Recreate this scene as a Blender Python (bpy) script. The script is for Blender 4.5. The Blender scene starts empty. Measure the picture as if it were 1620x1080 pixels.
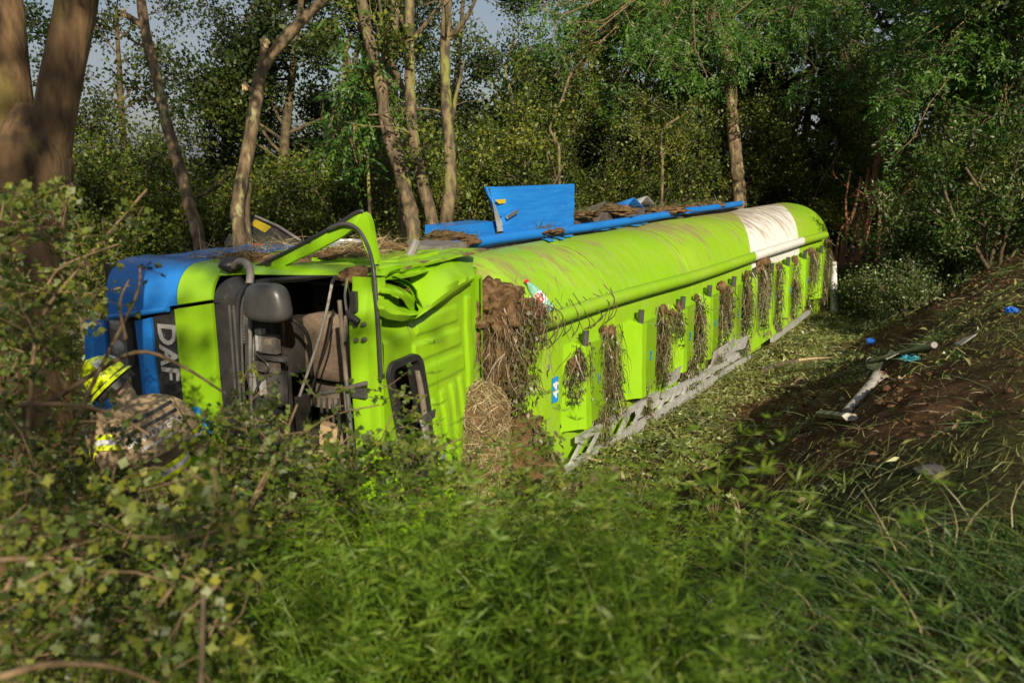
import bpy, math, random
import numpy as np
from mathutils import Vector, Matrix, noise as mnoise

# ------------------------------------------------------------------ camera, world, sun, exposure
sc = bpy.context.scene
col = sc.collection
CAMZ = 3.6
PITCH = math.radians(12.3)
FPX = 1350.0                      # focal length in pixels of a 1620 px wide frame (30 mm on 36 mm)
cam_d = bpy.data.cameras.new('camera')
cam_d.sensor_width = 36.0
cam_d.lens = 30.0
cam_d.clip_start = 0.05
cam_d.clip_end = 3000
cam_d.dof.use_dof = True
cam_d.dof.focus_distance = 10.3
cam_d.dof.aperture_fstop = 2.2
cam = bpy.data.objects.new('camera', cam_d)
cam.location = (0, 0, CAMZ)
cam.rotation_euler = (math.pi / 2 - PITCH, 0, 0)
col.objects.link(cam)
sc.camera = cam

SUN_AZ = math.radians(166)        # clockwise from the view direction (+y): behind, a little to the right
SUN_EL = math.radians(27)
world = bpy.data.worlds.new('World')
sc.world = world
world.use_nodes = True
wn = world.node_tree.nodes
wl = world.node_tree.links
wn.clear()
wo = wn.new('ShaderNodeOutputWorld')
bg = wn.new('ShaderNodeBackground')
sky = wn.new('ShaderNodeTexSky')
sky.sky_type = 'NISHITA'
sky.sun_disc = False
sky.sun_elevation = SUN_EL
sky.sun_rotation = SUN_AZ
sky.air_density = 1.0
sky.dust_density = 2.0
sky.ozone_density = 1.0
# thin broken cloud over the whole sky
tc = wn.new('ShaderNodeTexCoord')
mp = wn.new('ShaderNodeMapping')
mp.inputs['Scale'].default_value = (1.0, 1.0, 2.6)
cn = wn.new('ShaderNodeTexNoise')
cn.inputs['Scale'].default_value = 2.2
cn.inputs['Detail'].default_value = 7
cn.inputs['Roughness'].default_value = 0.55
cr = wn.new('ShaderNodeValToRGB')
cr.color_ramp.elements[0].position = 0.40
cr.color_ramp.elements[0].color = (0.25, 0.25, 0.25, 1)
cr.color_ramp.elements[1].position = 0.66
cr.color_ramp.elements[1].color = (0.85, 0.85, 0.85, 1)
mx = wn.new('ShaderNodeMixRGB')
mx.inputs['Color2'].default_value = (4.6, 4.9, 5.4, 1)
wl.new(tc.outputs['Generated'], mp.inputs['Vector'])
wl.new(mp.outputs['Vector'], cn.inputs['Vector'])
wl.new(cn.outputs['Fac'], cr.inputs['Fac'])
wl.new(cr.outputs['Color'], mx.inputs['Fac'])
wl.new(sky.outputs['Color'], mx.inputs['Color1'])
wl.new(mx.outputs['Color'], bg.inputs['Color'])
bg.inputs['Strength'].default_value = 0.064
wl.new(bg.outputs['Background'], wo.inputs['Surface'])

sun_d = bpy.data.lights.new('sun', 'SUN')
sun_d.energy = 5.0
sun_d.angle = math.radians(0.55)
sun_d.color = (1.0, 0.88, 0.68)
sun = bpy.data.objects.new('sun', sun_d)
SUNDIR = Vector((math.sin(SUN_AZ) * math.cos(SUN_EL), math.cos(SUN_AZ) * math.cos(SUN_EL), math.sin(SUN_EL)))
sun.rotation_euler = SUNDIR.to_track_quat('Z', 'Y').to_euler()
sun.location = (6, -20, 20)
col.objects.link(sun)

sc.view_settings.view_transform = 'Standard'
sc.view_settings.look = 'None'
sc.view_settings.exposure = 0.3
sc.view_settings.gamma = 1.0
sc.view_settings.use_curve_mapping = False
sc.cycles.max_bounces = 6
sc.cycles.transparent_max_bounces = 6
sc.cycles.use_denoising = True

# ------------------------------------------------------------------ projection helpers (place things at real distances)
CAM = np.array([0, 0, CAMZ])
CP, SP = math.cos(PITCH), math.sin(PITCH)

def ray(px, py):
    a = (px - 810) / FPX
    b = (540 - py) / FPX
    return np.array([a, CP + b * SP, -SP + b * CP])

def P(px, py, t):
    return CAM + ray(px, py) * t

def hit(px, py, p0, n):
    r = ray(px, py)
    return CAM + r * (np.dot(np.asarray(p0) - CAM, n) / np.dot(r, n))

# trailer frame: x along the tank to the rear, y towards the wheels, z up
TA = math.radians(33)
A = np.array([math.sin(TA), math.cos(TA), 0])
U = np.array([math.cos(TA), -math.sin(TA), 0])
P0 = np.array([0.60, 9.50, 0])
# cab frame
CA = math.radians(24)
AC = np.array([math.sin(CA), math.cos(CA), 0])
UC = np.array([math.cos(CA), -math.sin(CA), 0])
R0 = np.array([-1.10, 6.86, 0])

def sw(x, y):
    dx, dy = x - P0[0], y - P0[1]
    return dx * A[0] + dy * A[1], dx * U[0] + dy * U[1]

# ------------------------------------------------------------------ noise and terrain
def _hash(ix, iy, seed):
    h = (ix * 374761393 + iy * 668265263 + seed * 974634721) & 0x7fffffff
    h = ((h ^ (h >> 13)) * 1274126177) & 0x7fffffff
    h = (h ^ (h >> 16)) & 0xffff
    return h / 65535.0

def vnoise(x, y, seed=0):
    x = np.asarray(x, float); y = np.asarray(y, float)
    ix = np.floor(x).astype(np.int64); iy = np.floor(y).astype(np.int64)
    fx = x - ix; fy = y - iy
    fx = fx * fx * (3 - 2 * fx); fy = fy * fy * (3 - 2 * fy)
    a = _hash(ix, iy, seed); b = _hash(ix + 1, iy, seed)
    c = _hash(ix, iy + 1, seed); d = _hash(ix + 1, iy + 1, seed)
    return (a * (1 - fx) + b * fx) * (1 - fy) + (c * (1 - fx) + d * fx) * fy - 0.5

def fbm(x, y, oct=4, seed=0):
    s = 0; amp = 1.0
    for o in range(oct):
        s = s + amp * vnoise(x * 2 ** o, y * 2 ** o, seed + o)
        amp *= 0.5
    return s

def sstep(t):
    t = np.clip(t, 0, 1)
    return t * t * (3 - 2 * t)

def ground_z(x, y):
    x = np.asarray(x, float); y = np.asarray(y, float)
    s, w = sw(x, y)
    z = 2.0 * (0.45 * np.clip((w - 1.5) / 3.0, 0, 1) + 0.55 * sstep((w - 0.95) / 3.75)) + 0.25 * sstep((w - 4.5) / 4)
    z = z + 0.42 * np.exp(-((x + 2.6) ** 2 + (y - 5.4) ** 2) / 2.6)
    z = z + 0.35 * np.exp(-((x + 3.9) ** 2 + (y - 5.6) ** 2) / 1.6)
    z = z + 0.85 * np.exp(-((x + 0.65) ** 2 / 1.3 + (y - 2.85) ** 2 / 0.8))
    near = np.clip(1 - np.hypot(x - 2, y - 9) / 22, 0, 1)
    z = z + near * 0.16 * fbm(x * 0.8, y * 0.8, 3, 3)
    scar = np.clip(1 - np.abs(w - 2.2) / 2.2, 0, 1) * np.clip((s + 3.5) / 2, 0, 1) * np.clip((11 - s) / 3, 0, 1)
    z = z + scar * (0.20 * fbm(x * 2.2, y * 2.2, 5, 11) + 0.13 * np.maximum(0, fbm(x * 4.5, y * 4.5, 2, 17)) + 0.07 * np.abs(fbm(x * 7.5, y * 7.5, 2, 19)))
    z = z - 0.10 * np.exp(-(w + 1) ** 2 / 1.2)
    return z

def gz(x, y):
    return float(ground_z(x, y))

def G(px, py, lift=0.0):
    r = ray(px, py)
    t = 1.0
    while t < 80:
        p = CAM + r * t
        if p[2] < gz(p[0], p[1]) + lift:
            break
        t += 0.03
    p = CAM + r * t
    p[2] = gz(p[0], p[1]) + lift
    return p

# ------------------------------------------------------------------ mesh helpers
def fast_mesh(name, V, F, rnd=None):
    V = np.ascontiguousarray(V, dtype=np.float32)
    F = np.ascontiguousarray(F, dtype=np.int32)
    me = bpy.data.meshes.new(name)
    me.vertices.add(len(V))
    me.vertices.foreach_set('co', V.ravel())
    me.loops.add(F.size)
    me.loops.foreach_set('vertex_index', F.ravel())
    me.polygons.add(len(F))
    me.polygons.foreach_set('loop_start', np.arange(len(F), dtype=np.int32) * F.shape[1])
    me.update(calc_edges=True)
    if rnd is not None:
        at = me.attributes.new('rnd', 'FLOAT', 'FACE')
        at.data.foreach_set('value', np.ascontiguousarray(rnd, dtype=np.float32))
    return me

class MB:
    def __init__(self):
        self.v = []; self.f = []
    def add(self, V, F):
        n = len(self.v)
        self.v.extend([tuple(map(float, p)) for p in V])
        self.f.extend([tuple(int(i) + n for i in f) for f in F])
        return self
    def tube(self, pts, r, seg=8, cap=True, flat=1.0):
        pts = [np.asarray(p, float) for p in pts]
        n = len(pts)
        if not hasattr(r, '__len__'):
            r = [r] * n
        up = np.array([0.123, 0.231, 0.97])
        V = []; F = []
        d0 = pts[1] - pts[0]; d0 = d0 / (np.linalg.norm(d0) + 1e-9)
        if abs(np.dot(up, d0)) > 0.9:
            up = np.array([0.97, 0.12, 0.2])
        nx = np.cross(d0, up); nx /= np.linalg.norm(nx)
        for i in range(n):
            d = pts[min(i + 1, n - 1)] - pts[max(i - 1, 0)]
            d = d / (np.linalg.norm(d) + 1e-9)
            nx = nx - d * np.dot(nx, d); nx /= (np.linalg.norm(nx) + 1e-9)
            ny = np.cross(d, nx)
            for k in range(seg):
                a = 2 * math.pi * k / seg
                V.append(pts[i] + r[i] * (math.cos(a) * nx + flat * math.sin(a) * ny))
        for i in range(n - 1):
            for k in range(seg):
                k2 = (k + 1) % seg
                F.append((i * seg + k, i * seg + k2, (i + 1) * seg + k2, (i + 1) * seg + k))
        if cap:
            F.append(tuple(range(seg - 1, -1, -1)))
            F.append(tuple((n - 1) * seg + k for k in range(seg)))
        return self.add(V, F)
    def box(self, c, hx, hy, hz):
        c, hx, hy, hz = map(lambda q: np.asarray(q, float), (c, hx, hy, hz))
        V = [c + sx * hx + sy * hy + sz * hz for sz in (-1, 1) for sy in (-1, 1) for sx in (-1, 1)]
        return self.add(V, [(0, 2, 3, 1), (4, 5, 7, 6), (0, 1, 5, 4), (2, 6, 7, 3), (0, 4, 6, 2), (1, 3, 7, 5)])
    def abox(self, x0, x1, y0, y1, z0, z1):
        return self.box(((x0 + x1) / 2, (y0 + y1) / 2, (z0 + z1) / 2), ((x1 - x0) / 2, 0, 0), (0, (y1 - y0) / 2, 0), (0, 0, (z1 - z0) / 2))
    def bar(self, p, q, wd, th, up=(0, 0, 1)):
        p = np.asarray(p, float); q = np.asarray(q, float)
        d = q - p; L = np.linalg.norm(d); d /= L
        s = np.cross(d, np.asarray(up, float)); s /= np.linalg.norm(s)
        u = np.cross(s, d)
        return self.box((p + q) / 2, d * L / 2, s * wd / 2, u * th / 2)
    def prism(self, poly, off):
        poly = [np.asarray(p, float) for p in poly]; off = np.asarray(off, float)
        n = len(poly)
        V = poly + [p + off for p in poly]
        F = [tuple(range(n - 1, -1, -1)), tuple(range(n, 2 * n))]
        F += [(i, (i + 1) % n, n + (i + 1) % n, n + i) for i in range(n)]
        return self.add(V, F)
    def grid(self, rows, skip=None, closed=False):
        m = len(rows[0]); V = [p for r in rows for p in r]; F = []
        for i in range(len(rows) - 1):
            for j in range(m if closed else m - 1):
                if skip and skip(i, j):
                    continue
                j2 = (j + 1) % m
                F.append((i * m + j, i * m + j2, (i + 1) * m + j2, (i + 1) * m + j))
        return self.add(V, F)
    def slab(self, rows, off):
        """a grid patch with thickness: front sheet, back sheet, closed rim"""
        off = np.asarray(off, float)
        n, m = len(rows), len(rows[0])
        V = [np.asarray(p, float) for r in rows for p in r]
        B = [p + off for p in V]
        F = []
        for i in range(n - 1):
            for j in range(m - 1):
                q = (i * m + j, i * m + j + 1, (i + 1) * m + j + 1, (i + 1) * m + j)
                F.append(q); F.append(tuple(k + n * m for k in q[::-1]))
        rim = [j for j in range(m)] + [i * m + m - 1 for i in range(1, n)] + [(n - 1) * m + j for j in range(m - 2, -1, -1)] + [i * m for i in range(n - 2, 0, -1)]
        for a, b in zip(rim, rim[1:] + rim[:1]):
            F.append((b, a, a + n * m, b + n * m))
        return self.add(V + B, F)
    def blob(self, c, rad, amp=0.2, freq=2.0, seed=0, nu=28, nv=18, rot=None):
        c = np.asarray(c, float)
        rows = []
        for i in range(nv + 1):
            th = math.pi * i / nv
            row = []
            for j in range(nu):
                ph = 2 * math.pi * j / nu
                d = Vector((math.sin(th) * math.cos(ph), math.sin(th) * math.sin(ph), math.cos(th)))
                k = 1 + amp * mnoise.fractal(d * freq + Vector((seed * 7.3, seed * 1.7, 0)), 0.9, 2.0, 4)
                p = np.array([d.x * rad[0], d.y * rad[1], d.z * rad[2]]) * k
                row.append(c + p)
            rows.append(row)
        return self.grid(rows, closed=True)
    def lathe(self, prof, c, ax, seg=20):
        """prof: list of (radius, height) along axis ax from point c"""
        ax = np.asarray(ax, float); ax /= np.linalg.norm(ax)
        t = np.array([1, 0, 0]) if abs(ax[0]) < 0.8 else np.array([0, 1, 0])
        e1 = np.cross(ax, t); e1 /= np.linalg.norm(e1); e2 = np.cross(ax, e1)
        rows = [[np.asarray(c, float) + ax * h + r * (math.cos(2 * math.pi * k / seg) * e1 + math.sin(2 * math.pi * k / seg) * e2) for k in range(seg)] for r, h in prof]
        self.grid(rows, closed=True)
        return self

def smooth(me, on=True, angle=None):
    me.polygons.foreach_set('use_smooth', np.full(len(me.polygons), on))
    if on and angle:
        try:
            me.set_sharp_from_angle(angle=math.radians(angle))
        except Exception:
            pass

class Thing:
    def __init__(self, name, label, cat, origin=(0, 0, 0), rotz=0.0, group=None, kind=None):
        o = bpy.data.objects.new(name, None)
        o.empty_display_size = 0.2
        o.location = origin; o.rotation_euler = (0, 0, rotz)
        o['label'] = label; o['category'] = cat
        if group: o['group'] = group
        if kind: o['kind'] = kind
        col.objects.link(o)
        self.o = o; self.org = np.asarray(origin, float); self.rotz = rotz
    def part(self, name, mb, mat, parent=None, world=True, sm=None, me=None, label=None, kind=None):
        if me is None:
            V = np.array(mb.v)
            if world:
                V = V - self.org
                if self.rotz:
                    c, s = math.cos(-self.rotz), math.sin(-self.rotz)
                    V = np.stack([c * V[:, 0] - s * V[:, 1], s * V[:, 0] + c * V[:, 1], V[:, 2]], 1)
            me = bpy.data.meshes.new(name)
            me.from_pydata([tuple(p) for p in V], [], mb.f)
            if sm is not None:
                smooth(me, True, sm)
        ob = bpy.data.objects.new(name, me)
        me.materials.append(mat)
        ob.parent = parent if parent is not None else self.o
        if label: ob['label'] = label
        if kind: ob['kind'] = kind
        col.objects.link(ob)
        return ob

def single(name, mb, mat, label, cat, group=None, kind=None, sm=None, me=None, origin=None):
    if me is None:
        V = np.array(mb.v)
        if origin is None:
            origin = np.array([V[:, 0].mean(), V[:, 1].mean(), V[:, 2].min()])
        V = V - np.asarray(origin)
        me = bpy.data.meshes.new(name)
        me.from_pydata([tuple(p) for p in V], [], mb.f)
        if sm is not None:
            smooth(me, True, sm)
    ob = bpy.data.objects.new(name, me)
    if origin is not None:
        ob.location = origin
    me.materials.append(mat)
    if label: ob['label'] = label
    if cat: ob['category'] = cat
    if group: ob['group'] = group
    if kind: ob['kind'] = kind
    col.objects.link(ob)
    return ob

def text_mesh(name, s, size, extrude=0.002, sx=1.0, bold=0.0):
    """flat lettering in the xy plane, centred"""
    cu = bpy.data.curves.new(name, 'FONT')
    cu.body = s; cu.size = size; cu.extrude = extrude
    cu.align_x = 'CENTER'; cu.align_y = 'CENTER'; cu.offset = bold
    cu.resolution_u = 3
    ob = bpy.data.objects.new('tmp_text', cu)
    col.objects.link(ob)
    dg = bpy.context.evaluated_depsgraph_get()
    me = bpy.data.meshes.new_from_object(ob.evaluated_get(dg))
    bpy.data.objects.remove(ob); bpy.data.curves.remove(cu)
    me.name = name
    return me

def place_text(me, c, xdir, ydir, xs=1.0):
    xdir = np.asarray(xdir, float); ydir = np.asarray(ydir, float)
    xdir /= np.linalg.norm(xdir); ydir /= np.linalg.norm(ydir)
    z = np.cross(xdir, ydir)
    n = len(me.vertices)
    V = np.empty(n * 3, np.float32); me.vertices.foreach_get('co', V); V = V.reshape(-1, 3)
    W = np.asarray(c, float) + V[:, :1] * xs * xdir + V[:, 1:2] * ydir + V[:, 2:3] * z
    me.vertices.foreach_set('co', W.astype(np.float32).ravel()); me.update()
    return me

# ------------------------------------------------------------------ materials
def new_mat(name):
    m = bpy.data.materials.new(name); m.use_nodes = True
    nt = m.node_tree
    b = nt.nodes['Principled BSDF']
    return m, nt, b

def pmat(name, c1, c2=None, scale=6.0, rough=0.5, metal=0.0, bump=0.0, bscale=40.0, detail=5, spec=0.5, lo=0.35, hi=0.65, c3=None, s3=2.0, t3=0.6, stretch=None, coat=0.0):
    m, nt, b = new_mat(name)
    N, L = nt.nodes, nt.links
    b.inputs['Roughness'].default_value = rough
    b.inputs['Metallic'].default_value = metal
    b.inputs['Specular IOR Level'].default_value = spec
    if coat:
        b.inputs['Coat Weight'].default_value = coat
        b.inputs['Coat Roughness'].default_value = 0.12
    c = N.new('ShaderNodeTexCoord')
    vec = c.outputs['Object']
    if stretch:
        mpn = N.new('ShaderNodeMapping'); mpn.inputs['Scale'].default_value = stretch
        L.new(vec, mpn.inputs['Vector']); vec = mpn.outputs['Vector']
    if c2 is None:
        b.inputs['Base Color'].default_value = (*c1, 1)
    else:
        n = N.new('ShaderNodeTexNoise'); n.inputs['Scale'].default_value = scale; n.inputs['Detail'].default_value = detail
        L.new(vec, n.inputs['Vector'])
        r = N.new('ShaderNodeValToRGB')
        r.color_ramp.elements[0].position = lo; r.color_ramp.elements[0].color = (*c1, 1)
        r.color_ramp.elements[1].position = hi; r.color_ramp.elements[1].color = (*c2, 1)
        L.new(n.outputs['Fac'], r.inputs['Fac'])
        out = r.outputs['Color']
        if c3 is not None:
            n3 = N.new('ShaderNodeTexNoise'); n3.inputs['Scale'].default_value = s3; n3.inputs['Detail'].default_value = 8
            n3.inputs['Roughness'].default_value = 0.65
            L.new(vec, n3.inputs['Vector'])
            r3 = N.new('ShaderNodeValToRGB')
            r3.color_ramp.elements[0].position = t3; r3.color_ramp.elements[0].color = (0, 0, 0, 1)
            r3.color_ramp.elements[1].position = t3 + 0.08; r3.color_ramp.elements[1].color = (1, 1, 1, 1)
            L.new(n3.outputs['Fac'], r3.inputs['Fac'])
            mix = N.new('ShaderNodeMixRGB'); mix.inputs['Color2'].default_value = (*c3, 1)
            L.new(r3.outputs['Color'], mix.inputs['Fac']); L.new(out, mix.inputs['Color1'])
            out = mix.outputs['Color']
            rr = N.new('ShaderNodeMapRange'); rr.inputs['To Min'].default_value = rough; rr.inputs['To Max'].default_value = 0.9
            L.new(r3.outputs['Color'], rr.inputs['Value']); L.new(rr.outputs['Result'], b.inputs['Roughness'])
        L.new(out, b.inputs['Base Color'])
    if bump:
        n2 = N.new('ShaderNodeTexNoise'); n2.inputs['Scale'].default_value = bscale; n2.inputs['Detail'].default_value = 6
        L.new(vec, n2.inputs['Vector'])
        bp = N.new('ShaderNodeBump'); bp.inputs['Strength'].default_value = bump; bp.inputs['Distance'].default_value = 0.02
        L.new(n2.outputs['Fac'], bp.inputs['Height']); L.new(bp.outputs['Normal'], b.inputs['Normal'])
    return m

def leaf_mat(name, stops, trans=0.35, rough=0.5, gloss=0.08):
    m = bpy.data.materials.new(name); m.use_nodes = True
    nt = m.node_tree; N, L = nt.nodes, nt.links
    N.clear()
    o = N.new('ShaderNodeOutputMaterial')
    at = N.new('ShaderNodeAttribute'); at.attribute_name = 'rnd'
    r = N.new('ShaderNodeValToRGB')
    els = r.color_ramp.elements
    els[0].position = stops[0][0]; els[0].color = (*stops[0][1], 1)
    els[1].position = stops[-1][0]; els[1].color = (*stops[-1][1], 1)
    for p, c in stops[1:-1]:
        e = els.new(p); e.color = (*c, 1)
    L.new(at.outputs['Fac'], r.inputs['Fac'])
    d = N.new('ShaderNodeBsdfDiffuse'); t = N.new('ShaderNodeBsdfTranslucent')
    g = N.new('ShaderNodeBsdfGlossy'); g.inputs['Roughness'].default_value = rough
    g.inputs['Color'].default_value = (0.8, 0.8, 0.75, 1)
    hs = N.new('ShaderNodeHueSaturation'); hs.inputs['Hue'].default_value = 0.49; hs.inputs['Value'].default_value = 1.35
    L.new(r.outputs['Color'], d.inputs['Color'])
    L.new(r.outputs['Color'], hs.inputs['Color']); L.new(hs.outputs['Color'], t.inputs['Color'])
    m1 = N.new('ShaderNodeMixShader'); m1.inputs['Fac'].default_value = trans
    L.new(d.outputs['BSDF'], m1.inputs[1]); L.new(t.outputs['BSDF'], m1.inputs[2])
    m2 = N.new('ShaderNodeMixShader'); m2.inputs['Fac'].default_value = gloss
    L.new(m1.outputs['Shader'], m2.inputs[1]); L.new(g.outputs['BSDF'], m2.inputs[2])
    L.new(m2.outputs['Shader'], o.inputs['Surface'])
    return m

M = {}
LIME = (0.235, 0.475, 0.010)
BLUE = (0.012, 0.17, 0.58)
MUD = (0.16, 0.10, 0.05)
M['lime'] = pmat('lime_paint', LIME, (0.27, 0.51, 0.014), 1.5, 0.42, bump=0.06, bscale=6, c3=(0.22, 0.17, 0.07), s3=2.4, t3=0.63)
M['lime_clean'] = pmat('lime_door_paint', LIME, (0.265, 0.50, 0.014), 2.0, 0.32, bump=0.03, bscale=5, c3=(0.25, 0.22, 0.06), s3=5.0, t3=0.72, coat=0.3)
M['lime_dirty'] = pmat('lime_paint_caked_with_soil', LIME, (0.26, 0.49, 0.014), 1.5, 0.5, bump=0.2, bscale=14, c3=MUD, s3=3.2, t3=0.50)
M['blue'] = pmat('blue_paint', BLUE, (0.018, 0.20, 0.62), 2, 0.38, bump=0.04, bscale=6, c3=(0.22, 0.24, 0.27), s3=7.0, t3=0.68, coat=0.2)
M['blue_scratched'] = pmat('scratched_blue_paint', BLUE, (0.02, 0.22, 0.66), 2, 0.4, bump=0.06, bscale=4, c3=(0.55, 0.60, 0.65), s3=2.2, t3=0.66, stretch=(1.2, 1.2, 16))
M['white'] = pmat('white_paint', (0.74, 0.74, 0.72), (0.80, 0.80, 0.78), 3, 0.45, c3=(0.35, 0.28, 0.18), s3=5, t3=0.64)
M['black'] = pmat('black_plastic', (0.022, 0.022, 0.024), (0.035, 0.034, 0.033), 6, 0.45, bump=0.08, bscale=60, c3=(0.10, 0.08, 0.055), s3=6, t3=0.62)
M['darkgrey'] = pmat('dark_grey_plastic', (0.045, 0.045, 0.047), (0.075, 0.073, 0.07), 5, 0.38, bump=0.06, bscale=50, c3=(0.16, 0.13, 0.09), s3=7, t3=0.66)
M['midgrey'] = pmat('grey_plastic', (0.14, 0.13, 0.12), (0.22, 0.20, 0.18), 6, 0.55, bump=0.1, bscale=40)
M['alu'] = pmat('aluminium', (0.42, 0.42, 0.41), (0.60, 0.60, 0.59), 9, 0.42, metal=0.35, bump=0.08, bscale=30, c3=(0.26, 0.20, 0.13), s3=9, t3=0.62)
M['chrome'] = pmat('bright_metal', (0.62, 0.62, 0.64), (0.7, 0.7, 0.72), 6, 0.28, metal=0.9)
M['steel'] = pmat('dirty_steel', (0.10, 0.09, 0.085), (0.19, 0.17, 0.15), 9, 0.55, metal=0.4, bump=0.2, bscale=30, c3=(0.14, 0.09, 0.05), s3=6, t3=0.58)
M['rubber'] = pmat('tyre_rubber', (0.018, 0.018, 0.018), (0.04, 0.036, 0.03), 8, 0.8, bump=0.3, bscale=30)
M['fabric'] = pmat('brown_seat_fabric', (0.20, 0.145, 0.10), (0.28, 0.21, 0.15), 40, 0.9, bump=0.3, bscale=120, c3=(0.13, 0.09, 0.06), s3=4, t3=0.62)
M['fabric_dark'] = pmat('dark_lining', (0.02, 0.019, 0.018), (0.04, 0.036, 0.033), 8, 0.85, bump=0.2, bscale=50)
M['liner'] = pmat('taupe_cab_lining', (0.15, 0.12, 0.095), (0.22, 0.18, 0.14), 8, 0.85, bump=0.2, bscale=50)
M['card'] = pmat('brown_cardboard', (0.36, 0.25, 0.14), (0.44, 0.31, 0.18), 6, 0.85)
M['yellow'] = pmat('yellow_sticker', (0.55, 0.40, 0.02), (0.62, 0.46, 0.03), 8, 0.5)
M['orange'] = pmat('orange_lens', (0.60, 0.12, 0.02), (0.5, 0.09, 0.02), 8, 0.35)
M['glass'] = pmat('lamp_glass', (0.30, 0.30, 0.30), (0.45, 0.45, 0.44), 18, 0.2, bump=0.3, bscale=40)
M['numblue'] = pmat('blue_print', (0.01, 0.24, 0.62), (0.02, 0.28, 0.66), 20, 0.5)
M['numwhite'] = pmat('white_print', (0.8, 0.8, 0.8), (0.76, 0.76, 0.76), 20, 0.5)
M['silver'] = pmat('silver_lettering', (0.55, 0.55, 0.56), (0.7, 0.7, 0.71), 12, 0.3, metal=0.5)
M['soil'] = pmat('brown_soil', (0.075, 0.040, 0.020), (0.17, 0.098, 0.05), 9, 0.95, bump=1.0, bscale=45, spec=0.1)
M['rootsoil'] = pmat('soil_with_roots', (0.075, 0.043, 0.021), (0.215, 0.135, 0.07), 14, 0.95, bump=1.0, bscale=60, spec=0.1)
M['wood'] = pmat('pale_split_wood', (0.50, 0.36, 0.19), (0.62, 0.46, 0.26), 20, 0.8, stretch=(4, 4, 1), bump=0.3)
M['bark_log'] = pmat('log_bark', (0.06, 0.045, 0.025), (0.15, 0.11, 0.065), 14, 0.9, bump=0.6, bscale=40)
M['twig'] = pmat('tan_twig_bark', (0.10, 0.065, 0.032), (0.25, 0.17, 0.09), 14, 0.85, bump=0.4, bscale=60)
M['bark_grey'] = pmat('grey_brown_bark', (0.055, 0.042, 0.024), (0.21, 0.155, 0.085), 12, 0.92, detail=9, bump=1.0, bscale=30, stretch=(1, 1, 0.35), c3=(0.20, 0.205, 0.05), s3=3.0, t3=0.53)
M['bark_lichen'] = pmat('bark_with_lichen', (0.065, 0.048, 0.026), (0.23, 0.16, 0.09), 14, 0.92, detail=9, bump=1.0, bscale=34, stretch=(1, 1, 0.4), c3=(0.33, 0.33, 0.15), s3=7, t3=0.56)
M['bark_big'] = pmat('beech_bark', (0.045, 0.027, 0.013), (0.22, 0.135, 0.062), 9, 0.92, detail=10, bump=1.0, bscale=20, stretch=(1, 1, 0.28), c3=(0.17, 0.125, 0.035), s3=3.2, t3=0.53)
M['bark_red'] = pmat('reddish_stem_bark', (0.15, 0.07, 0.035), (0.30, 0.15, 0.075), 9, 0.9, bump=0.6, bscale=25, stretch=(1, 1, 0.4))
M['bark_dark'] = pmat('dark_branch_bark', (0.05, 0.038, 0.02), (0.13, 0.10, 0.05), 8, 0.92, bump=0.6, bscale=25)
M['plastic_pipe'] = pmat('grey_white_plastic', (0.30, 0.28, 0.25), (0.42, 0.40, 0.36), 5, 0.5, bump=0.1, bscale=30, c3=MUD, s3=7, t3=0.50)
M['turq'] = pmat('turquoise_foil', (0.015, 0.17, 0.23), (0.03, 0.27, 0.33), 9, 0.5)
M['capblue'] = pmat('blue_cap_plastic', (0.015, 0.12, 0.55), (0.02, 0.15, 0.62), 9, 0.35)
M['stone'] = pmat('grey_stone', (0.06, 0.058, 0.055), (0.11, 0.10, 0.095), 9, 0.85, bump=0.4)
M['red'] = pmat('red_cap', (0.55, 0.02, 0.02), (0.62, 0.03, 0.03), 9, 0.35)
M['suit'] = pmat('tan_turnout_cloth', (0.30, 0.215, 0.12), (0.42, 0.31, 0.185), 7, 0.9, bump=0.5, bscale=9)
M['hivis'] = pmat('yellow_reflective_tape', (0.62, 0.72, 0.01), (0.70, 0.78, 0.02), 12, 0.5)
M['silvertape'] = pmat('silver_reflective_tape', (0.55, 0.56, 0.57), (0.66, 0.67, 0.68), 12, 0.4)
M['helmet'] = pmat('fluorescent_yellow_helmet', (0.58, 0.72, 0.01), (0.66, 0.78, 0.02), 4, 0.3, coat=0.4)
M['glove'] = pmat('white_glove_cloth', (0.55, 0.54, 0.52), (0.68, 0.67, 0.65), 9, 0.9, bump=0.5, bscale=20)
M['skin'] = pmat('skin', (0.48, 0.27, 0.19), (0.56, 0.33, 0.24), 6, 0.55)
M['boots'] = pmat('black_boot_leather', (0.02, 0.02, 0.02), (0.04, 0.04, 0.04), 6, 0.5)

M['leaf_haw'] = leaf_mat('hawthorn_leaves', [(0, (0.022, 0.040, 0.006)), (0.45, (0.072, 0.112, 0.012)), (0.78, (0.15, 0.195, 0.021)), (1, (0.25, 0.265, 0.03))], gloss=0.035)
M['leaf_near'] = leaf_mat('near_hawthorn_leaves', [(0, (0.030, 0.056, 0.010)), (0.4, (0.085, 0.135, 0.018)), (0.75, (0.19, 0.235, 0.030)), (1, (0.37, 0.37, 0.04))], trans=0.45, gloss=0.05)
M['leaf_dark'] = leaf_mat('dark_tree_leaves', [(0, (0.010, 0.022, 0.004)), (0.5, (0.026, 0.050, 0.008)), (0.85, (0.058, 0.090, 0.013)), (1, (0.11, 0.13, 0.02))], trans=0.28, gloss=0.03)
M['leaf_ash'] = leaf_mat('ash_leaves', [(0, (0.022, 0.07, 0.008)), (0.5, (0.055, 0.145, 0.014)), (1, (0.125, 0.235, 0.02))], trans=0.4, gloss=0.04)
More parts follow.
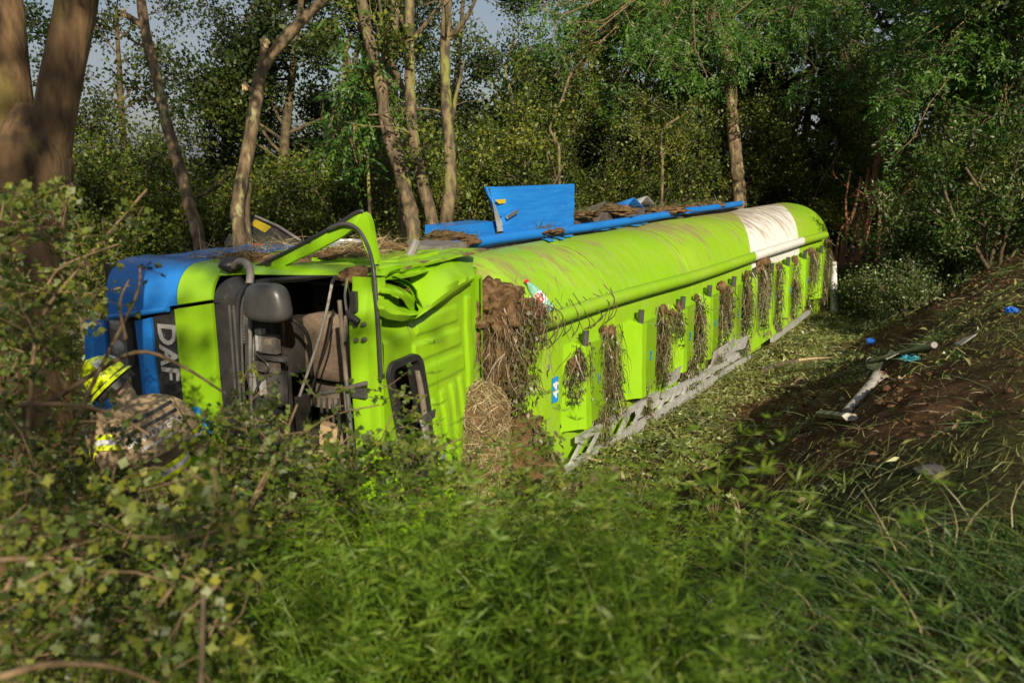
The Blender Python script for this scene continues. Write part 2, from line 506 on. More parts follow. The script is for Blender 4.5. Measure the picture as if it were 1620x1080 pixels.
M['leaf_elder'] = leaf_mat('elder_leaves', [(0, (0.02, 0.050, 0.008)), (0.6, (0.055, 0.11, 0.015)), (0.97, (0.11, 0.16, 0.03)), (1, (0.36, 0.36, 0.22))], gloss=0.03)
M['leaf_ivy'] = leaf_mat('low_bush_leaves', [(0, (0.025, 0.05, 0.009)), (0.6, (0.07, 0.115, 0.018)), (1, (0.14, 0.19, 0.03))])
M['goose'] = leaf_mat('goosegrass_leaves', [(0, (0.030, 0.075, 0.006)), (0.5, (0.095, 0.19, 0.013)), (0.95, (0.21, 0.31, 0.028)), (1, (0.34, 0.29, 0.11))], trans=0.38, gloss=0.03)
M['grass'] = leaf_mat('grass_blades', [(0, (0.026, 0.062, 0.012)), (0.6, (0.062, 0.125, 0.022)), (0.93, (0.11, 0.17, 0.035)), (1, (0.34, 0.27, 0.12))], trans=0.35, gloss=0.04)
M['litter'] = leaf_mat('cut_vegetation', [(0, (0.055, 0.078, 0.016)), (0.4, (0.15, 0.195, 0.036)), (0.72, (0.27, 0.30, 0.07)), (0.93, (0.43, 0.38, 0.17)), (1, (0.20, 0.125, 0.06))], trans=0.25)
M['straw'] = leaf_mat('dry_straw', [(0, (0.16, 0.12, 0.06)), (0.5, (0.34, 0.265, 0.13)), (1, (0.52, 0.43, 0.23))], trans=0.15)
M['rootfib'] = leaf_mat('brown_roots', [(0, (0.07, 0.045, 0.022)), (0.6, (0.16, 0.105, 0.055)), (1, (0.27, 0.20, 0.11))], trans=0.1)
M['limp'] = leaf_mat('limp_weed_leaves', [(0, (0.05, 0.05, 0.016)), (0.5, (0.10, 0.115, 0.03)), (0.85, (0.16, 0.18, 0.05)), (1, (0.16, 0.10, 0.05))], trans=0.25)

# ground: soil with green litter tint, mostly hidden by real litter and grass
def ground_material():
    m, nt, b = new_mat('ground_soil')
    N, L = nt.nodes, nt.links
    b.inputs['Roughness'].default_value = 0.97
    b.inputs['Specular IOR Level'].default_value = 0.1
    c = N.new('ShaderNodeTexCoord')
    n1 = N.new('ShaderNodeTexNoise'); n1.inputs['Scale'].default_value = 3.0; n1.inputs['Detail'].default_value = 9
    r1 = N.new('ShaderNodeValToRGB')
    r1.color_ramp.elements[0].position = 0.33; r1.color_ramp.elements[0].color = (0.085, 0.042, 0.020, 1)
    r1.color_ramp.elements[1].position = 0.68; r1.color_ramp.elements[1].color = (0.23, 0.125, 0.062, 1)
    at = N.new('ShaderNodeAttribute'); at.attribute_name = 'green'
    n2 = N.new('ShaderNodeTexNoise'); n2.inputs['Scale'].default_value = 26; n2.inputs['Detail'].default_value = 6
    r2 = N.new('ShaderNodeValToRGB')
    r2.color_ramp.elements[0].position = 0.35; r2.color_ramp.elements[0].color = (0.035, 0.034, 0.013, 1)
    r2.color_ramp.elements[1].position = 0.7; r2.color_ramp.elements[1].color = (0.12, 0.12, 0.040, 1)
    mx = N.new('ShaderNodeMixRGB')
    L.new(c.outputs['Object'], n1.inputs['Vector']); L.new(c.outputs['Object'], n2.inputs['Vector'])
    L.new(n1.outputs['Fac'], r1.inputs['Fac']); L.new(n2.outputs['Fac'], r2.inputs['Fac'])
    nf = N.new('ShaderNodeTexNoise'); nf.inputs['Scale'].default_value = 38; nf.inputs['Detail'].default_value = 8; nf.inputs['Roughness'].default_value = 0.75
    L.new(c.outputs['Object'], nf.inputs['Vector'])
    rf_ = N.new('ShaderNodeMapRange'); rf_.inputs['From Min'].default_value = 0.3; rf_.inputs['From Max'].default_value = 0.7; rf_.inputs['To Min'].default_value = 0.35; rf_.inputs['To Max'].default_value = 1.5
    L.new(nf.outputs['Fac'], rf_.inputs['Value'])
    mul = N.new('ShaderNodeMixRGB'); mul.blend_type = 'MULTIPLY'; mul.inputs['Fac'].default_value = 1.0
    L.new(r1.outputs['Color'], mul.inputs['Color1']); L.new(rf_.outputs['Result'], mul.inputs['Color2'])
    L.new(mul.outputs['Color'], mx.inputs['Color1']); L.new(r2.outputs['Color'], mx.inputs['Color2'])
    L.new(at.outputs['Fac'], mx.inputs['Fac']); L.new(mx.outputs['Color'], b.inputs['Base Color'])
    n3 = N.new('ShaderNodeTexNoise'); n3.inputs['Scale'].default_value = 30; n3.inputs['Detail'].default_value = 9
    n3.inputs['Roughness'].default_value = 0.7
    L.new(c.outputs['Object'], n3.inputs['Vector'])
    bp = N.new('ShaderNodeBump'); bp.inputs['Strength'].default_value = 1.0; bp.inputs['Distance'].default_value = 0.12
    L.new(n3.outputs['Fac'], bp.inputs['Height']); L.new(bp.outputs['Normal'], b.inputs['Normal'])
    return m
M['ground'] = ground_material()

# tank paint: lime with a slanted white band, soil smears along the upper flank, fine scratches
def tank_material():
    m, nt, b = new_mat('lime_tank_paint_with_white_band')
    N, L = nt.nodes, nt.links
    b.inputs['Roughness'].default_value = 0.42
    c = N.new('ShaderNodeTexCoord'); sp = N.new('ShaderNodeSeparateXYZ')
    L.new(c.outputs['Object'], sp.inputs['Vector'])
    def math_(op, a, bb=None, clamp=False):
        n = N.new('ShaderNodeMath'); n.operation = op; n.use_clamp = clamp
        for i, q in enumerate((a, bb)):
            if q is None: continue
            if hasattr(q, 'links') or hasattr(q, 'is_linked'): L.new(q, n.inputs[i])
            else: n.inputs[i].default_value = q
        return n.outputs[0]
    X, Y, Z = sp.outputs
    q = math_('SUBTRACT', X, math_('MULTIPLY', Y, 1.75))       # local y = -w
    lo = math_('GREATER_THAN', q, 6.75); hi = math_('LESS_THAN', q, 9.95); zz = math_('GREATER_THAN', Z, 1.58)
    band = math_('MULTIPLY', math_('MULTIPLY', lo, hi), zz)
    nb = N.new('ShaderNodeTexNoise'); nb.inputs['Scale'].default_value = 0.8; nb.inputs['Detail'].default_value = 5
    L.new(c.outputs['Object'], nb.inputs['Vector'])
    rb = N.new('ShaderNodeValToRGB')
    rb.color_ramp.elements[0].position = 0.35; rb.color_ramp.elements[0].color = (0.235, 0.465, 0.010, 1)
    rb.color_ramp.elements[1].position = 0.7; rb.color_ramp.elements[1].color = (0.30, 0.50, 0.018, 1)
    L.new(nb.outputs['Fac'], rb.inputs['Fac'])
    mb_ = N.new('ShaderNodeMixRGB'); mb_.inputs['Color2'].default_value = (0.76, 0.76, 0.74, 1)
    L.new(band, mb_.inputs['Fac']); L.new(rb.outputs['Color'], mb_.inputs['Color1'])
    # dried soil smears, dragged round the tank: long along the section, narrow along x, rotated a little
    mpn = N.new('ShaderNodeMapping'); mpn.inputs['Rotation'].default_value = (0, math.radians(38), math.radians(28)); mpn.inputs['Scale'].default_value = (3.4, 1.0, 1.0)
    L.new(c.outputs['Object'], mpn.inputs['Vector'])
    n2 = N.new('ShaderNodeTexNoise'); n2.inputs['Scale'].default_value = 2.0; n2.inputs['Detail'].default_value = 10; n2.inputs['Roughness'].default_value = 0.72; n2.inputs['Distortion'].default_value = 0.6
    L.new(mpn.outputs['Vector'], n2.inputs['Vector'])
    n2b = N.new('ShaderNodeTexNoise'); n2b.inputs['Scale'].default_value = 0.45; n2b.inputs['Detail'].default_value = 3
    L.new(c.outputs['Object'], n2b.inputs['Vector'])
    hgt = N.new('ShaderNodeMapRange'); hgt.inputs['From Min'].default_value = 1.7; hgt.inputs['From Max'].default_value = 2.5
    hgt.inputs['To Min'].default_value = -0.04; hgt.inputs['To Max'].default_value = 0.15
    L.new(Z, hgt.inputs['Value'])
    s1 = math_('ADD', n2.outputs['Fac'], hgt.outputs['Result'])
    s2 = math_('ADD', s1, math_('MULTIPLY', math_('SUBTRACT', n2b.outputs['Fac'], 0.5), 0.75))
    r2 = N.new('ShaderNodeValToRGB')
    r2.color_ramp.elements[0].position = 0.60; r2.color_ramp.elements[0].color = (0, 0, 0, 1)
    r2.color_ramp.elements[1].position = 0.76; r2.color_ramp.elements[1].color = (0.85, 0.85, 0.85, 1)
    L.new(s2, r2.inputs['Fac'])
    mm = N.new('ShaderNodeMixRGB'); mm.inputs['Color2'].default_value = (0.24, 0.165, 0.08, 1)
    L.new(r2.outputs['Color'], mm.inputs['Fac']); L.new(mb_.outputs['Color'], mm.inputs['Color1'])
    # pale dry film of dust
    n3 = N.new('ShaderNodeTexNoise'); n3.inputs['Scale'].default_value = 3.0; n3.inputs['Detail'].default_value = 8
    L.new(mpn.outputs['Vector'], n3.inputs['Vector'])
    r3 = N.new('ShaderNodeValToRGB')
    r3.color_ramp.elements[0].position = 0.45; r3.color_ramp.elements[0].color = (0, 0, 0, 1)
    r3.color_ramp.elements[1].position = 0.9; r3.color_ramp.elements[1].color = (0.35, 0.35, 0.35, 1)
    L.new(n3.outputs['Fac'], r3.inputs['Fac'])
    m3 = N.new('ShaderNodeMixRGB'); m3.inputs['Color2'].default_value = (0.42, 0.42, 0.20, 1)
    L.new(r3.outputs['Color'], m3.inputs['Fac']); L.new(mm.outputs['Color'], m3.inputs['Color1'])
    # scratches
    w = N.new('ShaderNodeTexNoise'); w.inputs['Scale'].default_value = 2.2; w.inputs['Detail'].default_value = 2
    mp2 = N.new('ShaderNodeMapping'); mp2.inputs['Rotation'].default_value = (0, math.radians(-40), math.radians(-35)); mp2.inputs['Scale'].default_value = (22, 0.7, 0.7)
    L.new(c.outputs['Object'], mp2.inputs['Vector']); L.new(mp2.outputs['Vector'], w.inputs['Vector'])
    r4 = N.new('ShaderNodeValToRGB')
    r4.color_ramp.elements[0].position = 0.70; r4.color_ramp.elements[0].color = (0, 0, 0, 1)
    r4.color_ramp.elements[1].position = 0.73; r4.color_ramp.elements[1].color = (0.3, 0.3, 0.3, 1)
    L.new(w.outputs['Fac'], r4.inputs['Fac'])
    m4 = N.new('ShaderNodeMixRGB'); m4.inputs['Color2'].default_value = (0.55, 0.66, 0.25, 1)
    L.new(r4.outputs['Color'], m4.inputs['Fac']); L.new(m3.outputs['Color'], m4.inputs['Color1'])
    L.new(m4.outputs['Color'], b.inputs['Base Color'])
    rr = N.new('ShaderNodeMapRange'); rr.inputs['To Min'].default_value = 0.36; rr.inputs['To Max'].default_value = 0.9
    L.new(r2.outputs['Color'], rr.inputs['Value']); L.new(rr.outputs['Result'], b.inputs['Roughness'])
    n5 = N.new('ShaderNodeTexNoise'); n5.inputs['Scale'].default_value = 2.0; n5.inputs['Detail'].default_value = 3
    L.new(c.outputs['Object'], n5.inputs['Vector'])
    bp = N.new('ShaderNodeBump'); bp.inputs['Strength'].default_value = 0.25; bp.inputs['Distance'].default_value = 0.05
    L.new(n5.outputs['Fac'], bp.inputs['Height']); L.new(bp.outputs['Normal'], b.inputs['Normal'])
    return m
M['tank'] = tank_material()

# ------------------------------------------------------------------ vector builders for leaves, blades and ribbons
rng = np.random.default_rng(7)

def unit(v):
    return v / (np.linalg.norm(v, axis=-1, keepdims=True) + 1e-9)

def leaf_arrays(pos, d, L, W, rg=rng, fold=0.18, droop=0.12, up=None):
    """one bent rhombic leaf (a quad) for each position"""
    n = len(pos)
    d = unit(d)
    h = rg.normal(size=(n, 3)) if up is None else up + rg.normal(size=(n, 3)) * 0.45
    side = unit(np.cross(d, h)); nr = np.cross(side, d)
    L = np.broadcast_to(L, (n,))[:, None]; W = np.broadcast_to(W, (n,))[:, None]
    v0 = pos
    mid = pos + d * L * 0.45 + nr * W * fold
    v1 = mid + side * W * 0.5; v3 = mid - side * W * 0.5
    v2 = pos + d * L - nr * L * droop
    V = np.stack([v0, v1, v2, v3], 1).reshape(-1, 3)
    F = np.arange(4 * n).reshape(n, 4)
    return V, F

def ribbon_arrays(paths, width, rg=rng, taper=True, flat=None):
    """paths (N,K,3): thin blades that narrow to the tip"""
    N, K, _ = paths.shape
    d = unit(paths[:, -1] - paths[:, 0])
    h = rg.normal(size=(N, 3)) if flat is None else np.broadcast_to(flat, (N, 3)) + rg.normal(size=(N, 3)) * 0.3
    side = unit(np.cross(d, h))
    w = np.broadcast_to(width, (N,))[:, None, None]
    t = np.linspace(0, 1, K)[None, :, None]
    prof = (1 - t * 0.9) if taper else np.ones_like(t)
    a = paths + side[:, None] * w * prof * 0.5
    b = paths - side[:, None] * w * prof * 0.5
    V = np.stack([a, b], 2).reshape(-1, 3)
    base = (np.arange(N) * K * 2)[:, None] + (np.arange(K - 1) * 2)[None]
    base = base.reshape(-1, 1)
    F = np.concatenate([base, base + 1, base + 3, base + 2], 1)
    return V, F

def merge(parts):
    Vs, Fs, Rs = [], [], []
    n = 0
    for V, F, R in parts:
        Vs.append(V); Fs.append(F + n); Rs.append(R); n += len(V)
    return np.concatenate(Vs), np.concatenate(Fs), np.concatenate(Rs)

def catmull(pts, n):
    pts = [np.asarray(p, float) for p in pts]
    pts = [2 * pts[0] - pts[1]] + pts + [2 * pts[-1] - pts[-2]]
    m = len(pts) - 3
    out = []
    for i in range(n):
        u = m * i / (n - 1); k = min(int(u), m - 1); t = u - k
        p0, p1, p2, p3 = pts[k:k + 4]
        out.append(0.5 * ((2 * p1) + (-p0 + p2) * t + (2 * p0 - 5 * p1 + 4 * p2 - p3) * t * t + (-p0 + 3 * p1 - 3 * p2 + p3) * t ** 3))
    return out

# ------------------------------------------------------------------ ground
def axis_pts(lo, hi, step, far):
    a = list(np.arange(lo, hi + 1e-6, step))
    d = step; x = lo; left = []
    while x > -far:
        d *= 1.28; x -= d; left.append(x)
    d = step; x = hi; right = []
    while x < far:
        d *= 1.28; x += d; right.append(x)
    return np.array(left[::-1] + a + right)

gx = axis_pts(-4.0, 11.0, 0.055, 900)
gy = axis_pts(1.2, 20, 0.062, 900)
GX, GY = np.meshgrid(gx, gy)
GZ = ground_z(GX, GY)
V = np.stack([GX, GY, GZ], -1).reshape(-1, 3)
ny_, nx_ = GX.shape
ii = (np.arange(ny_ - 1)[:, None] * nx_ + np.arange(nx_ - 1)[None]).reshape(-1, 1)
Fg = np.concatenate([ii, ii + 1, ii + 1 + nx_, ii + nx_], 1)
gme = fast_mesh('ground', V, Fg)
smooth(gme)
S_, W_ = sw(V[:, 0], V[:, 1])

def bare(x, y):
    """0 where plants and litter cover the ground, 1 on the raw soil of the torn bank"""
    s, w = sw(x, y)
    m = np.clip(1.5 - np.abs(w - 2.7) / 1.6, 0, 1) * np.clip((s + 2.9) / 1.2, 0, 1) * np.clip((13.0 - s) / 3.0, 0, 1)
    m = m * (0.85 + 1.3 * fbm(x * 0.6, y * 0.6, 3, 21))
    m2 = np.exp(-((s - 4.4) ** 2 / 5.5 + (w - 1.55) ** 2 / 0.5)) * 0.9
    m3 = 1.15 * np.exp(-((x - 3.1) ** 2 / 1.5 + (y - 7.6) ** 2 / 1.1))
    return np.clip(np.maximum(np.maximum(m * 1.35, m2), m3) + 0.35 * fbm(x * 2.1, y * 2.1, 3, 5), 0, 1)

at = gme.attributes.new('green', 'FLOAT', 'POINT')
at.data.foreach_set('value', (1 - bare(V[:, 0], V[:, 1])).astype(np.float32))
ground = single('ground', None, M['ground'], None, None, kind='structure', me=gme)
ground['label'] = 'torn brown soil bank and ditch floor with green litter'

# ------------------------------------------------------------------ the overturned tank trailer (local: x rearwards, y = -w, z up)
trailer = Thing('tank_trailer', 'long lime green tank trailer with white band lying on its side in the ditch', 'tank trailer', P0, math.pi / 2 - TA)
SEC = [(0.0, 0.02), (0.01, 0.55), (0.015, 1.1), (0.0, 1.6), (-0.05, 1.83), (-0.13, 2.03), (-0.30, 2.25), (-0.55, 2.41), (-0.85, 2.49), (-1.15, 2.49), (-1.45, 2.40),
       (-1.72, 2.23), (-1.92, 1.98), (-2.0, 1.6), (-2.02, 1.0), (-1.95, 0.55), (-1.75, 0.2), (-1.4, 0.0), (-1.0, -0.06), (-0.5, -0.06), (-0.15, -0.05)]
SECS = catmull([np.array(p) for p in SEC] + [np.array(SEC[0])], 73)[:-1]
cen = np.array([-1.0, 1.22])
prof = [(-0.95, 0.02), (-0.94, 0.35), (-0.92, 0.62), (-0.88, 0.80), (-0.82, 0.895), (-0.73, 0.95), (-0.61, 0.982), (-0.47, 0.996), (-0.33, 1.0)]
prof += [(x, 1.0) for x in np.arange(-0.2, 12.2, 0.14)]
prof += [(12.35, 0.998), (12.55, 0.985), (12.72, 0.955), (12.86, 0.90), (12.98, 0.8), (13.08, 0.6), (13.12, 0.3), (13.13, 0.02)]
rows = []
for s, k in prof:
    row = []
    for p in SECS:
        q = cen + (p - cen) * k
        d = mnoise.noise(Vector((s * 0.7, p[0] * 1.4, p[1] * 1.4))) * 0.022
        d += 0.05 * math.exp(-((s - 0.1) ** 2 / 0.5 + (p[0] + 0.35) ** 2 / 0.05)) * (-1 if p[1] > 1.9 else 0)
        d += 0.035 * math.exp(-((s - 2.7) ** 2 / 0.9 + (p[1] - 2.2) ** 2 / 0.03)) * (-1 if p[0] > -0.9 else 0)
        nrm = (p - cen) / np.linalg.norm(p - cen)
        q = q + nrm * d * (k ** 4)
        row.append((s, -q[0], q[1]))
    rows.append(row)
tank = trailer.part('tank_shell', MB().grid(rows, closed=True), M['tank'], world=False, sm=40)
# welded ring seams
for s in (1.25, 3.9, 6.9, 9.6):
    mb = MB().tube([(s, -q[0], q[1]) for q in [cen + (p - cen) * 1.0015 for p in SECS[8:40]]], 0.006, 5)
    trailer.part('weld_seam', mb, M['tank'], parent=tank, world=False, sm=60)
# roof rail along the upper corner
mb = MB()
rp = [(s, -0.085 + 0.012 * math.sin(s * 1.3), 1.86 + 0.015 * math.sin(s * 0.8 + 1)) for s in np.linspace(-1.02, 11.7, 46)]
mb.tube(rp, 0.085, 14)
rail = trailer.part('roof_rail', mb, M['tank'], world=False, sm=50)
mb = MB()
mb.tube([(s, -0.035, 1.775) for s in np.linspace(-0.45, 12.0, 24)], 0.016, 6)
trailer.part('rail_flange', mb, M['tank'], parent=rail, world=False)

# compartment covers with post, number and bolts
COVERS = [0.25, 1.79, 3.22, 4.28, 5.42, 6.50, 7.55, 8.62, 9.88, 11.25]
cover_obs = []
rg = np.random.default_rng(3)
for n, s0 in enumerate(COVERS):
    z0, z1 = 0.50 + rg.uniform(-.03, .03), 1.46 + rg.uniform(-.03, .03)
    mb = MB()
    zs = np.linspace(z0, z1, 9)
    sec = [(-0.30, 0.012), (-0.27, 0.03), (-0.09, 0.125), (-0.075, 0.185), (0.045, 0.19), (0.06, 0.14), (0.10, 0.125), (0.55, 0.105), (0.60, 0.09), (0.61, 0.012)]
    rows = []
    for z in zs:
        t = (z - z0) / (z1 - z0)
        row = []
        for (a, w) in sec:
            lean = (-0.05 * (1 - t)) if a < -0.08 else 0.0
            wob = 0.012 * mnoise.noise(Vector((a * 4 + n * 3.1, z * 3, n)))
            row.append((s0 + a + lean, -(w * (1.0 + 0.12 * (1 - t)) + wob), z))
        rows.append(row)
    mb.grid(rows)
    # end plates (sheet metal tucked in to the tank)
    for zz, sgn in ((z0, -1), (z1, 1)):
        r_ = [rows[0], rows[-1]][sgn > 0]
        mb.grid([r_, [(p[0], -0.004, p[2] + sgn * 0.05) for p in r_]])
    c = trailer.part('compartment_cover', mb, M['lime_clean'], world=False, sm=30)
    cover_obs.append(c)
    # box step beside the top
    mb = MB().prism([(s0 + 0.08, -0.02, z1 - 0.02), (s0 + 0.08, -0.10, z1 - 0.02), (s0 + 0.08, -0.07, z1 + 0.10), (s0 + 0.08, -0.02, z1 + 0.13)], (0.36, 0, 0.01))
    trailer.part('hinge_box', mb, M['lime_clean'], parent=c, world=False)
    mb = MB()
    lean = rg.uniform(-.02, .03)
    mb.tube([(s0 - 0.015, -0.13, z1 - 0.10), (s0 - 0.015 + lean, -0.135, z1 + 0.17)], 0.038, 12)
    mb.tube([(s0 - 0.015 + lean * .95, -0.135, z1 + 0.165), (s0 - 0.015 + lean, -0.135, z1 + 0.18)], 0.042, 12)
    trailer.part('post_stub', mb, M['darkgrey'], parent=c, world=False, sm=50)
    if n < 9:
        me = place_text(text_mesh('number_mark', str(n + 1), 0.17, 0.0015, bold=0.004), (s0 + 0.36, -0.135, 0.97 + rg.uniform(-.02, .02)), (1, 0.04, 0.0), (0, 0, 1), 0.8)
        trailer.part('number_mark', None, M['numblue'], parent=c, world=False, me=me)
    for zz in (z0 + 0.08, z1 - 0.1):
        mb = MB().tube([(s0 + 0.52, -0.10, zz), (s0 + 0.52, -0.13, zz)], 0.017, 8)
        trailer.part('bolt', mb, M['steel'], parent=c, world=False)

# the 44 plate
mb = MB().box((-0.27, -0.040, 1.03), (0.06, 0, 0), (0, 0.006, 0), (0, 0, 0.145))
pl = trailer.part('number_plate', mb, M['numblue'], world=False, label='blue plate with white number 44')
me = place_text(text_mesh('plate_digits', '44', 0.15, 0.001, bold=0.006), (-0.267, -0.0485, 1.03), (0, 0, 1), (-1, 0, 0), 1.25)
trailer.part('plate_digits', None, M['numwhite'], parent=pl, world=False, me=me)

# folded-down aluminium handrail along the lower edge
mb = MB()
mb.bar((-0.28, -0.16, 0.10), (6.3, -0.20, 0.13), 0.05, 0.075)
lower = trailer.part('handrail_tube', mb, M['alu'], world=False)
mb = MB(); mb.bar((0.05, -0.15, 0.36), (2.35, -0.17, 0.38), 0.05, 0.075)
trailer.part('handrail_tube', mb, M['alu'], world=False)
mb = MB(); mb.bar((2.45, -0.19, 0.33), (5.0, -0.24, 0.30), 0.05, 0.07)
trailer.part('handrail_tube', mb, M['alu'], world=False)
mb = MB(); mb.bar((7.4, -0.26, 0.23), (10.3, -0.20, 0.32), 0.06, 0.09)
trailer.part('handrail_tube', mb, M['alu'], world=False)
for i in range(12):
    s = -0.15 + i * 0.42
    mb = MB(); mb.bar((s, -0.165, 0.11), (s + 0.36, -0.16, 0.35), 0.03, 0.045)
    trailer.part('handrail_brace', mb, M['alu'], world=False)
mb = MB(); mb.bar((-0.35, -0.13, 0.02), (5.8, -0.14, 0.03), 0.03, 0.10)
trailer.part('kick_strip', mb, M['alu'], world=False)
# torn pale sheet flaps of the walkway
for k, (s, z, l, h, tw) in enumerate([(2.7, 0.48, 0.45, 0.22, 0.02), (4.5, 0.42, 0.7, 0.28, 0.10), (5.3, 0.46, 0.5, 0.22, 0.14), (1.75, 0.30, 0.35, 0.10, 0.0)]):
    rows = [[(s + l * u, -0.13 - tw * u - 0.05 * v, z + h * (v - 0.5) + 0.12 * u * (1 if k % 2 else 0.4) + 0.03 * mnoise.noise(Vector((u * 3, v * 3, k)))) for u in np.linspace(0, 1, 7)] for v in np.linspace(0, 1, 4)]
    trailer.part('walkway_sheet', MB().slab(rows, (0, 0.008, 0)), M['alu'], world=False)
for k in range(9):
    s_ = 1.7 + k * 0.52; l_ = 0.56
    rows = [[(s_ + l_ * u, -0.135 - 0.03 * mnoise.noise(Vector((u * 2 + k, v * 2, 3))), 0.17 + 0.15 * v + 0.05 * mnoise.noise(Vector((u * 3 + k * 2, v, 8)))) for u in np.linspace(0, 1, 5)] for v in np.linspace(0, 1, 4)]
    trailer.part('walkway_sheet', MB().slab(rows, (0, 0.008, 0)), M['alu'], world=False)
# dark green underside lip below the covers
mb = MB(); mb.bar((6.2, -0.18, 0.34), (10.6, -0.10, 0.42), 0.012, 0.24, up=(0, 0.4, 1))
trailer.part('edge_strip', mb, M['lime_dirty'], world=False)
# white rear pipe
mb = MB(); mb.tube([(12.15, -0.22, 1.22), (12.2, -0.25, 0.62), (12.24, -0.30, 0.02)], [0.06, 0.085, 0.085], 12)
trailer.part('rear_pipe', mb, M['white'], world=False, sm=50)
mb = MB(); mb.tube([(12.28, -0.08, 1.32), (12.3, -0.14, 0.7)], 0.035, 8)
trailer.part('rear_bracket', mb, M['white'], world=False, sm=50)
# faded blue lettering fragments on the upper flank
def flank(w, s, lift=0.004):
    """point on the tank flank at depth w"""
    best = min(SECS[5:40], key=lambda p: abs(p[0] - w) + (5 if p[1] < 1.5 else 0))
    n = (best - cen) / np.linalg.norm(best - cen)
    q = best + n * lift
    return (s, -q[0], q[1])
for (s, w0, w1, ln) in [(1.15, -0.92, -1.15, 0.16), (1.45, -0.92, -1.18, 0.12), (1.75, -0.95, -1.2, 0.2), (3.0, -1.05, -1.3, 0.25), (3.45, -1.05, -1.3, 0.18), (3.9, -1.0, -1.3, 0.3), (4.4, -1.05, -1.3, 0.2)]:
    rows = [[flank(w0 + (w1 - w0) * v, s + ln * u + 0.25 * v, 0.03) for u in (0, 0.5, 1)] for v in (0, 0.33, 0.66, 1)]
    trailer.part('lettering_fragment', MB().slab(rows, (0, 0, -0.006)), M['numblue'], parent=tank, world=False)
# blue chassis side (facing the sky), hose tube, hinged locker door and torn boxes
mb = MB(); mb.tube([(s, 2.10, 2.43 + 0.01 * math.sin(s)) for s in np.linspace(0.0, 8.4, 20)], 0.075, 14)
trailer.part('hose_tube', mb, M['blue'], world=False, sm=50, label='long blue tube along the upper chassis side')
mb = MB(); mb.tube([(s, 2.02, 2.47 + 0.008 * math.sin(s)) for s in np.linspace(8.7, 12.1, 12)], 0.07, 14)
trailer.part('hose_tube', mb, M['blue'], world=False, sm=50)
mb = MB(); mb.abox(0.2, 12.4, 2.15, 2.9, 1.0, 2.34)
trailer.part('chassis_frame', mb, M['steel'], world=False)
# locker door standing open
rows = []
for v in np.linspace(0, 1, 12):
    row = []
    for u in np.linspace(0, 1, 26):
        s = 1.98 + 2.27 * u
        left = 0.0
        if v > 0.25:
            left = 0.0
        edge = 0.16 * max(0, 0.55 - v) / 0.55 + 0.10 * (1 if 0.30 < v < 0.42 else 0)
        s = (1.98 + edge * 1.2 - 0.30 * max(0, v - 0.5)) * (1 - u) + 4.25 * u
        bulge = 0.02 * mnoise.noise(Vector((u * 5, v * 3, 2))) + 0.10 * math.exp(-(u / 0.06) ** 2) * v
        row.append((s, 2.25 + bulge, 2.46 + 0.70 * v - 0.02 * u))
    rows.append(row)
door = trailer.part('locker_door', MB().slab(rows, (0, 0.025, 0)), M['blue_scratched'], world=False, sm=30, label='blue locker door standing open above the tank')
rows = [[(1.66 + 0.34 * (1 - v) + u * (0.10 + 0.10 * (1 - v)), 2.26 - 0.10 * (1 - u) * v, 2.52 + 0.63 * v) for u in (0, 0.5, 1)] for v in np.linspace(0, 1, 8)]
trailer.part('torn_edge', MB().slab(rows, (0.01, 0.012, 0)), M['alu'], parent=door, world=False)
mb = MB(); mb.bar((2.15, 2.20, 2.72), (2.42, 2.19, 2.80), 0.03, 0.05)
trailer.part('door_latch', mb, M['chrome'], parent=door, world=False)
mb = MB(); mb.prism([(1.90, 2.238, 2.98), (2.16, 2.232, 2.98), (2.16, 2.232, 2.92), (2.0, 2.236, 2.92)], (0, 0.004, 0))
trailer.part('warning_sticker', mb, M['yellow'], parent=door, world=False)
mb = MB(); mb.abox(1.0, 2.1, 2.35, 2.8, 2.2, 2.66)
trailer.part('locker_box', mb, M['blue'], world=False)
mb = MB(); mb.abox(4.3, 7.2, 2.3, 2.85, 2.2, 2.60)
trailer.part('locker_box', mb, M['steel'], world=False)
for k, (s, y, z) in enumerate([(6.6, 2.4, 2.6), (7.3, 2.45, 2.6), (5.4, 2.4, 2.58)]):
    rows = [[(s + 0.9 * u - 0.2 * v, y + 0.25 * v, z + 0.22 * (1 - abs(2 * u - 0.7)) * (1 - 0.5 * v)) for u in np.linspace(0, 1, 7)] for v in np.linspace(0, 1, 4)]
    trailer.part('bent_plate', MB().slab(rows, (0, 0, -0.012)), [M['blue_scratched'], M['alu'], M['steel']][k], world=False)
for s in (8.3, 9.7, 11.1):
    for (zb, zt) in ((1.75, 2.1), (0.2, 0.55)):
        mb = MB().lathe([(0.02, 0), (0.30, 0.0), (0.48, 0.03), (0.52, 0.10), (0.52, 0.26), (0.48, 0.34), (0.30, 0.35), (0.28, 0.28), (0.02, 0.26)], (s, 3.15, zb), (0, 0, 1), 28)
        wheel = trailer.part('wheel', mb, M['rubber'], world=False, sm=40)
        mb = MB().lathe([(0.02, 0.30), (0.12, 0.31), (0.14, 0.27), (0.27, 0.27), (0.285, 0.33)], (s, 3.15, zb), (0, 0, 1), 20)
        trailer.part('rim', mb, M['alu'], parent=wheel, world=False)

# ------------------------------------------------------------------ the cab (local: x = d rearwards, y = k away from the roof, z up)
cab = Thing('truck_cab', 'crushed lime green and blue truck cab lying on its side, windscreen missing', 'truck cab', R0, math.pi / 2 - CA)

def FL(px, py, d=0.0):
    p = hit(px, py, R0 + d * AC, AC); q = p - R0
    return np.array([d, -float(q @ UC), float(p[2])])

def RL(px, py, off=0.0):
    p = hit(px, py, R0 + off * UC, UC); q = p - R0
    return np.array([float(q @ AC), -off, float(p[2])])

